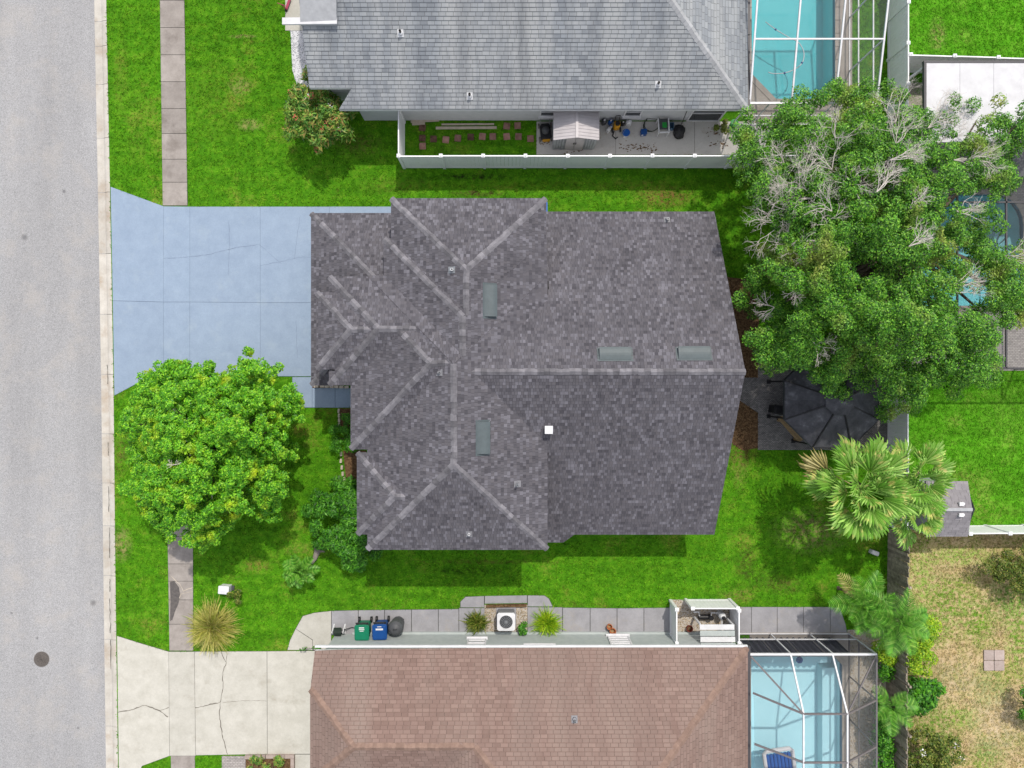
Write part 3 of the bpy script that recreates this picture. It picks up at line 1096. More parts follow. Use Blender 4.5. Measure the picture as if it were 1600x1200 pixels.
def shingle_plane(mb, pts, ex, wmin, wmax, hide=None, lift=.014, line=None, band=.2):
    """lay rows of shingle tabs over a convex roof plane (3-D points, counter-clockwise from above)"""
    pts = [Vector(p) for p in pts]
    n = (pts[1] - pts[0]).cross(pts[2] - pts[0]).normalized()
    if n.z < 0:
        n = -n
        pts = pts[::-1]
    u = Vector((0, 0, 1)).cross(n).normalized()
    v = n.cross(u)
    o = n * pts[0].dot(n)
    p2 = [((p - o).dot(u), (p - o).dot(v)) for p in pts]
    a = sum(p2[i][0] * p2[(i + 1) % len(p2)][1] - p2[(i + 1) % len(p2)][0] * p2[i][1] for i in range(len(p2)))
    if a < 0:
        p2 = p2[::-1]
    u0, u1 = min(p[0] for p in p2), max(p[0] for p in p2)
    v0, v1 = min(p[1] for p in p2), max(p[1] for p in p2)
    row = math.floor(v0 / ex) * ex
    while row < v1:
        x = u0 - random.uniform(0, wmax)
        while x < u1:
            w = random.uniform(wmin, wmax)
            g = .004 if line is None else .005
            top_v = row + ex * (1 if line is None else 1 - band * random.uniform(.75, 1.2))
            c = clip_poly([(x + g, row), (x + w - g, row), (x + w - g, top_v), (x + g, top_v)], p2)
            if line is not None:        # darker band under the next course: course shade put into the colour
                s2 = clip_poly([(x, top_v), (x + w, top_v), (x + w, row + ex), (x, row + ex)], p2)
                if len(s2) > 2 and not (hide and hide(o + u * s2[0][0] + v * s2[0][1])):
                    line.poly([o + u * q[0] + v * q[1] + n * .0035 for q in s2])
            x += w
            if len(c) < 3:
                continue
            cx = sum(q[0] for q in c) / len(c)
            cy = sum(q[1] for q in c) / len(c)
            ctr = o + u * cx + v * cy
            if hide and hide(ctr):
                continue
            j = random.uniform(0, .006)
            top = [o + u * q[0] + v * q[1] + n * (.003 + j + lift * (1 - (q[1] - row) / ex)) for q in c]
            k = len(top)
            vs = top + [t_ - n * .02 for t_ in top]
            fs = [tuple(range(k))]
            for i in range(k):
                i2 = (i + 1) % k
                if c[i][1] - row < 1e-4 and c[i2][1] - row < 1e-4:
                    fs.append((k + i, k + i2, i2, i))
            mb.add(vs, fs)
        row += ex


def cap_mesh(name, L, w, drop):
    mb = MB()
    th = .022
    vs = []
    for x, z in ((0, .016), (L * 1.12, .004)):
        vs += [(x, -w, z - drop * w), (x, 0, z + .012), (x, w, z - drop * w)]
    vs += [(0, -w, .016 - drop * w - th), (0, 0, .012 + .016 - th), (0, w, .016 - drop * w - th)]
    mb.add(vs, [(0, 3, 4, 1), (1, 4, 5, 2), (6, 0, 1, 7), (7, 1, 2, 8)])
    # face winding upward
    mb.f = [tuple(reversed(f)) if i < 2 else f for i, f in enumerate(mb.f)]
    return mb.mesh(name)


def caps(lines, me_of, roof, mat, L, hide=None, zoff=.012):
    """individual cap shingles along ridges and hips, from the low end up"""
    for p, q, kind in lines:
        p, q = Vector(p), Vector(q)
        if p.z > q.z:
            p, q = q, p
        d = q - p
        n = int(d.length / L)
        if n < 1:
            continue
        x = d.normalized()
        y = Vector((0, 0, 1)).cross(x).normalized()
        z = x.cross(y)
        for i in range(n):
            c = p + d * (i / n)
            if (hide and hide(c + x * L * .5)) or not seen(c, 20):
                continue
            m = Matrix((x, y, z)).transposed().to_4x4()
            m.translation = c + Vector((0, 0, zoff + random.uniform(0, .006))) + y * random.uniform(-.012, .012)
            inst('ridge_shingle', me_of[kind], roof, m, mat)


def slope_h(pitch):
    return {'ridge': pitch, 'hip': pitch * .707}


class Block:
    """a hip roof over the rectangle x0..x1, y0..y1 with eaves at height e"""

    def __init__(s, x0, y0, x1, y1, e, p=.5, show=None):
        s.x0, s.y0, s.x1, s.y1, s.e, s.p = x0, y0, x1, y1, e, p
        w, d = x1 - x0, y1 - y0
        h = min(w, d) / 2
        zr = e + h * p
        a, b, c_, d_ = (Vector((x0, y0, e)), Vector((x1, y0, e)), Vector((x1, y1, e)), Vector((x0, y1, e)))
        if w >= d:
            r0, r1 = Vector((x0 + h, (y0 + y1) / 2, zr)), Vector((x1 - h, (y0 + y1) / 2, zr))
            s.planes = {'S': [a, b, r1, r0], 'E': [b, c_, r1], 'N': [c_, d_, r0, r1], 'W': [d_, a, r0]}
            s.lines = [(a, r0, 'hip'), (d_, r0, 'hip'), (b, r1, 'hip'), (c_, r1, 'hip'), (r0, r1, 'ridge')]
        else:
            r0, r1 = Vector(((x0 + x1) / 2, y0 + h, zr)), Vector(((x0 + x1) / 2, y1 - h, zr))
            s.planes = {'S': [a, b, r0], 'E': [b, c_, r1, r0], 'N': [c_, d_, r1], 'W': [d_, a, r0, r1]}
            s.lines = [(a, r0, 'hip'), (b, r0, 'hip'), (c_, r1, 'hip'), (d_, r1, 'hip'), (r0, r1, 'ridge')]

    def z(s, x, y):
        d = min(x - s.x0, s.x1 - x, y - s.y0, s.y1 - y)
        return s.e + s.p * d if d > 0 else -1


def roof_shell(mb, fb, planes, eave_edges, inset=.0):
    for pts in planes:
        mb.poly([p - Vector((0, 0, .012)) for p in pts])
    for a, b in eave_edges:
        fb.poly([a + Vector((0, 0, -.005)), b + Vector((0, 0, -.005)), b - Vector((0, 0, .19)), a - Vector((0, 0, .19))][::-1])


# ---------------- the main house
house = thing('house', 'two storey house under a dark grey shingle roof in the middle of the photo', 'house', (0, 0, 0))
E2 = 4.8
BLK = {
    'A': Block(-4.967, -.5, 1.40, 7.62, E2), 'B': Block(-5.256, -2.25, 1.42, 5.97, E2), 'E': Block(-6.62, -2.68, 1.44, 4.28, E2),
    'M': Block(-5.94, -6.80, 1.45, 4.45, E2), 'D': Block(-7.51, -.05, -1.6, 4.41, E2), 'Fb': Block(-7.975, .60, -3.8, 3.74, 4.95),
    'G': Block(-6.36, -6.17, -1.8, -2.82, E2), 'garage': Block(-8.845, -.06, 1.0, 7.52, 2.7)}
RY0, RY1, RX = -6.62, 7.58, 8.905
RP, RE = .507, 2.7
RYM = (RY0 + RY1) / 2
RZ = RE + RP * (RY1 - RY0) / 2


def rear_z(x, y):
    if not (-1.95 < x < RX + .3 and RY0 - .4 < y < RY1):
        return -1
    return RE + RP * min(y - RY0, RY1 - y)


def hide_for(name):
    def f(p):
        for k, b in BLK.items():
            if k != name and b.z(p.x, p.y) > p.z + .03:
                return True
        return name != 'rear' and rear_z(p.x, p.y) > p.z + .03
    return f


deck, fas = MB(), MB()
sh = MB()
ln = MB()
for k, b in BLK.items():
    for pl in b.planes.values():
        shingle_plane(sh, pl, .142, .09, .17, hide_for(k))
    c4 = [Vector((b.x0, b.y0, b.e)), Vector((b.x1, b.y0, b.e)), Vector((b.x1, b.y1, b.e)), Vector((b.x0, b.y1, b.e))]
    roof_shell(deck, fas, b.planes.values(), [(c4[i], c4[(i + 1) % 4]) for i in range(4)])
    deck.poly([p - Vector((0, 0, .19)) for p in c4[::-1]])
rr = Vector((9.09, RYM, RZ))
rl = Vector((-1.95, RYM, RZ))
se, sw = Vector((RX, RY0, RE)), Vector((-1.95, RY0, RE))
ne, nw = Vector((RX, RY1, RE)), Vector((-1.95, RY1, RE))
rear_planes = [[sw, se, rr, rl], [ne, nw, rl, rr]]
zx = lambda y: RE + RP * (y - RY0)
ext = [Vector((1.0, -7.02, zx(-7.02))), Vector((2.26, -7.02, zx(-7.02))), Vector((2.75, RY0, RE)), Vector((1.0, RY0, RE))]
for pl in rear_planes + [ext]:
    shingle_plane(sh, pl, .142, .09, .17, hide_for('rear'))
roof_shell(deck, fas, rear_planes + [ext], [(se, rr), (rr, ne), (sw, se), (ne, nw), (ext[0], ext[1]), (ext[1], ext[2])])
roof = deck.build('roof', 'roof_deck', house)
sh.build('shingles', 'dark_shingles', roof, kind='stuff')

fas.build('fascia', 'fascia_grey', roof)
capm = {'ridge': cap_mesh('cap', .24, .125, .5), 'hip': cap_mesh('cap', .24, .125, .354)}
for k, b in BLK.items():
    keep = {'A': (2, 3, 4), 'B': (1, 3, 4), 'M': (0, 1, 4)}.get(k, (0, 1, 4))
    if k == 'B':
        keep = (3, 4)
    caps([b.lines[i] for i in keep], capm, roof, 'dark_cap', .24, hide_for(k))
caps([(rl, rr, 'ridge')], capm, roof, 'dark_cap', .24, hide_for('rear'))
# walls
wl = MB()


def wallbox(x0, y0, x1, y1, z):
    wl.box(((x0 + x1) / 2, (y0 + y1) / 2, z / 2), (x1 - x0, y1 - y0, z))


ins = .38
for k in ('A', 'B', 'E', 'M', 'D', 'G'):
    b = BLK[k]
    wallbox(b.x0 + ins, b.y0 + ins, b.x1 - ins + .002 * ord(k) / 65, b.y1 - ins, b.e - .19)
b = BLK['Fb']
wl.box(((b.x0 + .3 + b.x1) / 2, (b.y0 + b.y1) / 2, 3.9), (b.x1 - b.x0 - .3, b.y1 - b.y0 - .6, 1.7))
b = BLK['garage']
wallbox(b.x0 + ins, b.y0 + 1.0, b.x1, b.y1 - ins, 2.5)
wallbox(0, RY0 + ins, RX - .25, RY1 - ins, 2.5)
gx = RX - .25
wl.prism([(1.0, -6.9), (2.2, -6.9), (2.6, -6.5), (1.0, -6.5)], 0, 2.2)
wl.add([(gx, RY0 + ins, 2.5), (gx, RY1 - ins, 2.5), (gx, RYM, RZ - .25), (gx - .2, RY0 + ins, 2.5), (gx - .2, RY1 - ins, 2.5), (gx - .2, RYM, RZ - .25)], [(0, 1, 2), (5, 4, 3), (0, 2, 5, 3), (1, 4, 5, 2)])
wall = wl.build('wall', 'house_wall', house)


def window(parent, c, w, h, face, slats=0, frame='white_frame', pane='dark_glass', name='window'):
    """a window in a wall; face = outward normal 'N','S','E','W'; c = centre on the wall plane"""
    ang = {'S': 0, 'E': 90, 'N': 180, 'W': 270}[face]
    m = Matrix.Translation(c) @ Matrix.Rotation(R(ang), 4, 'Z')
    fb, pb = MB(), MB()
    t_ = .06
    for cx, cz, sx_, sz_ in ((-w / 2, 0, t_, h + t_), (w / 2, 0, t_, h + t_), (0, -h / 2, w - t_, t_), (0, h / 2, w - t_, t_), (0, 0, w - t_, t_ * .6)):
        fb.box((cx, -.02, cz), (sx_, .08, sz_))
    fb.box((0, -.06, -h / 2 - .05), (w + .16, .14, .05))
    for k in range(slats):
        fb.box((0, -.03, -h / 2 + h * (k + .5) / slats), (w - t_, .03, h / slats * .45))
    pb.box((0, 0, 0), (w - .02, .02, h - .02))
    for mb in (fb, pb):
        mb.v = [tuple(m @ Vector(v)) for v in mb.v]
    f = fb.build(name, frame, parent)
    pb.build('pane', pane, f)
    return f


for x, y in ((-2.0, 7.24), (.2, 7.24)):
    window(house, (x, y, 3.6), .9, 1.2, 'N')
for x in (3.0, 6.0):
    window(house, (x, RY0 + ins, 1.4), 1.2, 1.1, 'S')
    window(house, (x, RY1 - ins, 1.4), 1.0, 1.1, 'N')
window(house, (-2.2, -6.42, 3.6), 1.2, 1.2, 'S')
window(house, (gx, -2.5, 1.5), 1.6, 1.2, 'E')
window(house, (gx, 2.8, 1.1), 2.4, 2.1, 'E', name='patio_door')
gd = MB()
for k in range(4):
    gd.box((-8.845 + ins - .02, 4.3, .28 + .54 * k), (.05, 4.9, .52))
gd.build('garage_door', 'white_paint', house)


# ridge vents and pipes
def roofz(x, y):
    return max([b.z(x, y) for b in BLK.values()] + [rear_z(x, y)])


def on_roof(px, py, zf):
    """point of the roof seen at a photo pixel"""
    h = 5.
    for _ in range(12):
        p = P(px, py, h)
        h = .5 * h + .5 * zf(p.x, p.y)
    return P(px, py, h)


def off_ridge_vent(px, py, ang, pitch, w=1.25, d=.5):
    """low metal hood, open towards the eave; ang: direction of the fall line"""
    c = on_roof(px, py, roofz)
    m = Matrix.Translation(c) @ Matrix.Rotation(R(ang), 4, 'Z') @ Matrix.Rotation(math.atan(pitch), 4, 'Y')
    hb, db = MB(), MB()
    k = 6
    vs = []
    for i in range(k + 1):
        x = -d / 2 + d * i / k
        z = .03 + .15 * math.sin(min(1, (i / k) * 1.15) * math.pi / 2)
        vs += [(x, -w / 2, z), (x, w / 2, z), (x, -w / 2, 0), (x, w / 2, 0)]
    fs = []
    for i in range(k):
        o = 4 * i
        fs += [(o, o + 4, o + 5, o + 1), (o + 2, o + 6, o + 4, o), (o + 1, o + 5, o + 7, o + 3)]
    hb.add(vs, fs)
    hb.box((0, 0, .016), (d + .1, w + .16, .008))
    db.box((d / 2 - .03, 0, .075), (.02, w - .06, .13))
    lb = MB()
    lb.box((d / 2 + .03, 0, .03), (.03, w + .02, .03))
    for b_ in (hb, db, lb):
        b_.v = [tuple(m @ Vector(v)) for v in b_.v]
    o = hb.build('roof_vent', 'vent_metal', house)
    db.build('louvre', 'black_plastic', o)
    lb.build('vent_lip', 'galvanised', o)


off_ridge_vent(765, 470, 0, .5)
off_ridge_vent(754, 684, 0, .5)
off_ridge_vent(961, 554, 90, .507)
off_ridge_vent(1084, 553, 90, .507)


def vent_pipe(parent, px, py, zf, fall, r=.05, hgt=.35, mat='white_paint', flash='galvanised', streak=None):
    c = on_roof(px, py, zf)
    mb = MB()
    mb.lathe((c.x, c.y, c.z - .1), [(r, 0), (r, hgt), (r * .7, hgt), (r * .7, hgt - .12)], 12)
    o = mb.build('vent_pipe', mat, parent)
    fb = MB()
    ang, pitch = fall
    m = Matrix.Translation(c) @ Matrix.Rotation(R(ang), 4, 'Z') @ Matrix.Rotation(math.atan(pitch), 4, 'Y')
    fb.box((.0, 0, .03), (.3, .26, .012))
    fb.lathe((0, 0, .03), [(r * 2, 0), (r * 1.2, .1)], 12)
    fb.v = [tuple(m @ Vector(v)) for v in fb.v]
    fb.build('flashing', flash, o)
    return o


dk = 'fascia_grey'
vent_pipe(house, 706.5, 422, roofz, (180, .5), .055, .3)
vent_pipe(house, 733, 834, roofz, (-90, .5), .05, .3, flash=dk)
vent_pipe(house, 808, 756, roofz, (0, .5), .045, .5, 'galvanised', dk)
vent_pipe(house, 1042, 344, roofz, (90, .507), .05, .35, 'galvanised', dk)
vent_pipe(house, 687, 582, roofz, (180, .5), .035, .3, 'galvanised', dk)
c = on_roof(857, 671, roofz)
mb = MB()
mb.box((c.x, c.y, c.z + .05), (.22, .22, .3))
mb.box((c.x, c.y, c.z + .24), (.32, .32, .09))
mb.build('flue_cap', 'white_paint', house)

# ---------------- the north neighbour
nh = thing('house', 'single storey house under a pale weathered grey shingle roof at the top edge', 'house', (0, 0, 0))
NY = 12.085
nz = lambda x, y: 2.7 + .5 * min(y - NY, 10.37 - x)
V3 = lambda x, y: Vector((x, y, nz(x, y)))
n1 = [V3(-6.95, NY), V3(10.37, NY), V3(2.37, NY + 8), V3(-6.95, NY + 8)]
n2 = [V3(-7.62, NY), V3(-6.95, NY), V3(-6.95, 12.88)]
n3 = [V3(-8.8, 12.88), V3(-6.95, 12.88), V3(-6.95, NY + 8), V3(-8.8, NY + 8)]
n4 = [V3(10.37, NY), Vector((10.37, NY + 16, 2.7)), V3(2.37, NY + 8)]
nback = [V3(2.37, NY + 8), Vector((10.37, NY + 16, 2.7)), Vector((-8.8, NY + 16, 2.7)), V3(-8.8, NY + 8)]
deck, fas, sh, ln = MB(), MB(), MB(), MB()
roof_shell(deck, fas, [n1, n2, n3, n4, nback], [(n1[0], n1[1]), (n1[1], n4[1]), (n2[0], n2[1]), (n2[2], n2[0]), (n3[0], n3[1]), (n3[3], n3[0])])
vis = lambda p: not seen(p, 420)
for pl in (n1, n2, n3, n4):
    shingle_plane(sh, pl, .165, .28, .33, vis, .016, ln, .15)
nroof = deck.build('roof', 'roof_deck', nh)
sh.build('shingles', 'grey_shingles', nroof, kind='stuff')
ln.build('course_shade_lines', 'grey_course_shade', nroof, kind='stuff')
fas.build('fascia', 'white_paint', nroof)
capn = {'ridge': cap_mesh('cap', .2, .15, .5), 'hip': cap_mesh('cap', .2, .15, .354)}
caps([(n1[1], n1[2], 'hip'), (n1[2], n1[3], 'ridge')], capn, nroof, 'grey_cap', .2)
# gutter and drip edge on the east eave
mb = MB()
for k in range(9):
    mb.box((10.44, NY + .9 + 1.6 * k, 2.62), (.12, 1.56, .1))
mb.build('gutter', 'dark_bronze', nroof)
# low cricket roof over the porch with its pale cap
q = [P(473, -60, 4.95), P(529, -60, 4.95), P(529, 44, 3.98), P(473, 44, 3.98)]
q = [Vector((v.x, v.y, nz(v.x, v.y) + .16)) for v in q]
mb = MB()
mb.add(q + [v - Vector((0, 0, .2)) for v in q], [(3, 2, 1, 0), (0, 1, 5, 4), (1, 2, 6, 5), (2, 3, 7, 6), (3, 0, 4, 7)])
mb.build('porch_roof', 'grey_cap', nroof)
mb = MB()
mb.beam(q[3] + Vector((-.75, .12, -.02)), q[2] + Vector((.03, .12, .02)), .28, .08)
mb.build('porch_roof_cap', 'white_roof', nroof)
wb = MB()
wb.box((1.4, 19.6, 1.28), (16.9, 14.0, 2.56))
wb.box((-7.7, 20, 1.28), (1.4, 13.4, 2.56))
nwall = wb.build('wall', 'grey_stucco', nh)
window(nh, (1.75, 12.6, 1.15), .85, 1.0, 'S')
window(nh, (5.62, 12.6, 1.15), .75, 1.0, 'S')
window(nh, (9.1, 12.6, 1.0), 1.5, 1.95, 'S', name='sliding_door')
for px, py in ((626, 52), (734, 150), (1028, 132)):
    vent_pipe(nh, px, py, nz, (-90, .5), .055, .34, 'black_plastic', 'white_paint')

# ---------------- the south neighbour
shh = thing('house', 'single storey house under a reddish brown shingle roof at the bottom edge', 'house', (0, 0, 0))
SY = -11.60
sz = lambda x, y: 2.7 + .5 * (SY - y)


def onN(px, py):
    h = 3.
    for _ in range(30):
        p = P(px, py, h)
        h = .5 * h + .5 * sz(p.x, p.y)
    return P(px, py, h)


XE = 10.37
XW = -8.66
s_e = Vector((XE, SY, 2.7))
s_w = Vector((XW, SY - .12, 2.76))
hipE = Vector((XE - 8, SY - 8, 6.7))
pA = Vector((XW, SY - 1.5, 3.45))
pB = Vector((XW + 2.05, SY - 3.5, 4.45))       # west end of the low front ridge
pC = onN(741, 1166)
pC = Vector((pC.x, SY - 3.5, 4.45))            # east end of the low front ridge
dap = (10.37 - pC.x + 3.5) / 2                  # depth at which the two hips meet
pD = Vector((10.37 - dap, SY - dap, 2.7 + dap * .5))
hipE = pD.copy()
N_main = [[s_w, pA, pB, Vector((pB.x, SY - .05, 2.725))], [Vector((pB.x, SY - .05, 2.725)), pB, pC, Vector((pC.x, SY - .02, 2.71))],
          [Vector((pC.x, SY - .02, 2.71)), pC, pD, Vector((hipE.x, SY, 2.7))], [Vector((hipE.x, SY, 2.7)), hipE, s_e]]
E_pl = [s_e, hipE, Vector((XE, SY - 16, 2.7))]
W_pl = [pA, Vector((XW, pA.y - 4.0, 3.45)), pB]
exw = pC.x - 3.5
S_fr = [pB, Vector((XW, pA.y - 4.0, 3.45)), Vector((XW + 2.05, SY - 7, 2.7)), Vector((exw, SY - 7, 2.7)), pC]
W_main = [pC, Vector((exw, SY - 7, 2.7)), Vector((exw, SY - 2 * dap, 2.7)), pD]
S_main = [Vector((exw, SY - 2 * dap, 2.7)), Vector((XE, SY - 2 * dap, 2.7)), pD]
E_pl = [s_e, hipE, Vector((XE, SY - 2 * dap, 2.7))]
deck, fas, sh, ln = MB(), MB(), MB(), MB()
roof_shell(deck, fas, N_main + [E_pl, W_pl, S_fr, W_main, S_main], [(s_w, s_e), (s_e, Vector((XE, SY - 16, 2.7))), (pA, s_w), (pA, W_pl[1])])
for pl in N_main + [E_pl, W_pl, S_fr, W_main, S_main]:
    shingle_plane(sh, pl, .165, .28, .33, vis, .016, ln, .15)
sroof = deck.build('roof', 'roof_deck', shh)
sh.build('shingles', 'red_shingles', sroof, kind='stuff')
ln.build('course_shade_lines', 'red_course_shade', sroof, kind='stuff')
fas.build('fascia', 'white_paint', sroof)
mb = MB()
mb.beam((XW, SY + .045, 2.66), (XE, SY + .06, 2.66), .09, .1)
mb.build('gutter', 'white_paint', sroof)
mb = MB()
mb.beam((XE + .07, SY + .05, 2.64), (XE + .07, SY - 14, 2.64), .12, .1)
mb.build('gutter', 'dark_bronze', sroof)
caps_s = {'ridge': cap_mesh('cap', .16, .16, .5), 'hip': cap_mesh('cap', .16, .16, .354)}
caps([(s_e, hipE, 'hip'), (pA, pB, 'hip'), (W_pl[1], pB, 'hip'), (pB, pC, 'ridge'), (pC, pD, 'hip')], caps_s, sroof, 'red_cap', .16)
wb = MB()
wb.box((.85, -15.4, 1.25), (18.5, 6.94, 2.5))
wb.box((2.65, -22.6, 1.25), (14.9, 7.4, 2.5))
wb.box((-8.46, -15.9, 1.45), (.2, 5.2, 2.9))
wb.build('wall', 'pale_stucco', shh)
WY = -11.93
window(shh, (-1.63, WY, 1.35), .82, 1.05, 'N', slats=0, name='window')
mb = MB()
for k in range(3):
    mb.box((-1.63, WY + .05, 1.02 + .3 * k), (.74, .06, .09))
mb.build('window_slat', 'white_paint', shh)
window(shh, (5.0, WY, 1.2), .95, 1.5, 'N', pane='white_paint', slats=6)
window(shh, (1.25, WY, 1.95), 1.3, .5, 'N', pane='white_paint')
vent_pipe(shh, 897.5, 1124, lambda x, y: sz(x, y), (90, .5), .05, .35, 'galvanised', 'fascia_grey')
# low hedge of sunlit foundation edging
mb = MB()
mb.box((1.2, WY + .05, .06), (17.6, .1, .12))
mb.build('foundation_ledge', 'pale_stucco', shh)
# ------------------------------------------------------------------ fences
def vinyl_fence(label, pts, h=1.78, group='white vinyl privacy fences', step=1.86, phase=0.):
    """posts with caps and tongue-and-groove panels between them; pts = ground line"""
    pts = [Vector((p[0], p[1], 0)) for p in pts]
    t = thing('vinyl_fence', label, 'fence', tuple(pts[0]), 0, group)
    posts = []
    for a, b in zip(pts[:-1], pts[1:]):
        n = max(1, round((b - a).length / step))
        for i in range(n):
            posts.append((a.lerp(b, i / n), a.lerp(b, (i + 1) / n)))
    pm = MB()
    pm.box((0, 0, h / 2), (.125, .125, h))
    pm.box((0, 0, h + .02), (.16, .16, .04))
    pm.add([(-.07, -.07, h + .04), (.07, -.07, h + .04), (.07, .07, h + .04), (-.07, .07, h + .04), (0, 0, h + .1)], [(0, 1, 4), (1, 2, 4), (2, 3, 4), (3, 0, 4)])
    pme = pm.mesh('post')
    cache = {}
    for a, b in posts + [(posts[-1][1], None)]:
        inst('post', pme, t, Matrix.Translation(a + Vector((0, 0, random.uniform(-.02, .02)))), 'white_vinyl')
        if b is None:
            break
        L = round((b - a).length, 2)
        if L not in cache:
            m = MB()
            m.box((L / 2, 0, h - .06), (L - .125, .05, .12))
            m.box((L / 2, 0, .1), (L - .125, .05, .14))
            k = max(3, int((L - .13) / .17))
            for i in range(k):
                w = (L - .13) / k
                m.box((.065 + w * (i + .5), 0, h / 2 + .02), (w - .008, .03, h - .3))
            cache[L] = m.mesh('panel')
        d = (b - a).normalized()
        mtx = Matrix.Translation(a) @ Matrix.Rotation(math.atan2(d.y, d.x), 4, 'Z') @ Matrix.Rotation(random.uniform(-.012, .012), 4, 'X')
        inst('fence_panel', cache[L], t, mtx, 'white_vinyl')
    return t


FE = 17.96
vinyl_fence('long white vinyl fence south of the grey roofed house round its junk strewn side yard', [(-5.14, 12.5), (-5.14, 10.34), (FE - .1, 10.34)])
vinyl_fence('white vinyl fence in shade running north to south past the gazebo and big tree', [(FE, 21), (FE, -6.7)])
vinyl_fence('white vinyl fence at the top right behind the flat white patio roof', [(FE + .1, 14.92), (28, 14.62)])
vinyl_fence('white vinyl fence beside the small grey roofed shed at the right edge', [(FE + 1.0, -6.80), (28, -6.72)])

wf = thing('wooden_fence', 'old weathered wooden board fence between the palms and the dry yard', 'fence', (FE, -13.5, 0))
bm_ = MB()
bm_.box((0, 0, .9), (.025, .135, 1.75))
bm_.add([(-.0125, -.0675, 1.775), (.0125, -.0675, 1.775), (.0125, .0675, 1.775), (-.0125, .0675, 1.775), (-.0125, -.03, 1.82), (.0125, -.03, 1.82), (.0125, .03, 1.82), (-.0125, .03, 1.82)],
        [(4, 5, 6, 7), (0, 1, 5, 4), (2, 3, 7, 6), (3, 0, 4, 7), (1, 2, 6, 5)])
bme = bm_.mesh('board')
y = -6.95
k = 0
while y > -20.5:
    lean = random.uniform(-.006, .006)
    m = Matrix.Translation((FE + .02 + .25 * math.sin((y + 7) * .16) * .4, y, random.uniform(-.05, .03))) @ Matrix.Rotation(lean, 4, 'X') @ Matrix.Rotation(random.uniform(-.02, .03), 4, 'Y')
    inst('board', bme, wf, m, 'weathered_wood')
    y -= .134 + random.uniform(0, .004)
mb = MB()
for z in (.35, .95, 1.5):
    mb.beam((FE + .07, -6.9, z), (FE + .07, -20.5, z), .05, .09)
mb.build('fence_rail', 'weathered_wood', wf)
pm = MB()
pm.box((0, 0, .88), (.1, .1, 1.76))
pme = pm.mesh('post')
for k in range(7):
    inst('post', pme, wf, Matrix.Translation((FE + .12, -7 - 2.25 * k, 0)), 'weathered_wood')


# ------------------------------------------------------------------ pool cages
def cage(label, frame_mat, screen, members, panels, loc, dark=()):
    t = thing('pool_cage', label, 'pool cage', loc)
    for p, q, w in members:
        mb = MB()
        mb.beam(p, q, w)
        mb.build('beam', frame_mat, t)
    for i, pts in enumerate(panels):
        mb = MB()
        mb.poly([Vector(p) for p in pts])
        mb.build('screen_panel', 'dark_screen' if i in dark else screen, t)
    return t


# white cage of the north neighbour: one long slope rising to the north
XS = [10.5, 12.35, 14.27, 16.11]
YS = [12.40, 14.94, 17.48, 20.0]
zr = lambda y_: 2.6 + .24 * (y_ - 12.4)
mem, pan = [], []
for x in XS:
    mem.append(((x, YS[0], zr(YS[0])), (x, YS[-1], zr(YS[-1])), .07))
for y_ in YS:
    mem.append(((XS[0], y_, zr(y_)), (XS[-1], y_, zr(y_)), .085 if y_ == YS[0] else .06))
for i in range(3):
    for j in range(3):
        pan.append([(XS[i], YS[j], zr(YS[j])), (XS[i + 1], YS[j], zr(YS[j])), (XS[i + 1], YS[j + 1], zr(YS[j + 1])), (XS[i], YS[j + 1], zr(YS[j + 1]))])
for x in XS + [11.4]:
    mem.append(((x, YS[0], 0), (x, YS[0], 2.6), .05))
for y_ in YS[1:]:
    mem.append(((XS[-1], y_, 0), (XS[-1], y_, zr(y_)), .05))
for z in (.06, 1.15):
    mem.append(((XS[0], YS[0], z), (XS[-1], YS[0], z), .05))
for z in (.06, .94, 2.3):
    mem.append(((XS[-1], YS[0], z), (XS[-1], YS[-1], z), .05))
for i in range(3):
    for z0, z1 in ((.06, 1.15), (1.15, 2.6)):
        pan.append([(XS[i], YS[0], z0), (XS[i + 1], YS[0], z0), (XS[i + 1], YS[0], z1), (XS[i], YS[0], z1)])
for j in range(3):
    pan.append([(XS[-1], YS[j], .06), (XS[-1], YS[j + 1], .06), (XS[-1], YS[j + 1], zr(YS[j + 1])), (XS[-1], YS[j], zr(YS[j]))])
cage('white framed screen cage over the turquoise pool at the top', 'white_frame', 'screen', mem, pan, (13.3, 16, 0))

# bronze cage of the south neighbour: raised middle, sloping sides
ye, xe = -11.93, 16.1
rows = [-13.92, -15.97, -18.1, -20.3]
xs2 = [10.5, 12.3, 14.15]
mem, pan = [], []
Wt, Br = .07, .06
mem_w = [((10.5, ye, 2.6), (xe, ye, 2.6), .085)]
for x in xs2[1:]:
    mem_w.append(((x, ye, 2.6), (x, rows[0], 4.0), .065))
    for a, b in zip(rows[:-1], rows[1:]):
        mem_w.append(((x, a, 4.0), (x, b, 4.0), .065))
for j, y_ in enumerate(rows):
    mem.append(((10.5, y_ + (.45 if j == 0 else .38), 3.0 if j == 0 else 3.2), (12.3, y_, 4.0), .075))
    mem.append(((12.3, y_, 4.0), (14.15, y_, 4.0), .07))
    mem.append(((14.15, y_, 4.0), (xe, y_ - .03, 2.6), .07))
mem.append(((10.55, ye - .1, 2.62), (12.3, rows[0], 4.0), .075))
mem.append(((xe, ye, 2.6), (14.15, rows[0], 4.0), .05))
mem.append(((xe, ye, 2.6), (xe, -20.3, 2.6), .06))
px_ = [10.55, 12.33, 14.2, xe]
for x in px_:
    mem_w.append(((x, ye, 0), (x, ye, 2.58), .05))
for z in (.05, .78):
    mem_w.append(((10.5, ye, z), (xe, ye, z), .05))
for y_ in [-13.95, -16.0, -18.1]:
    mem.append(((xe, y_, 0), (xe, y_, 2.58), .05))
for z in (.05, 1.0):
    mem.append(((xe, ye, z), (xe, -20.3, z), .05))
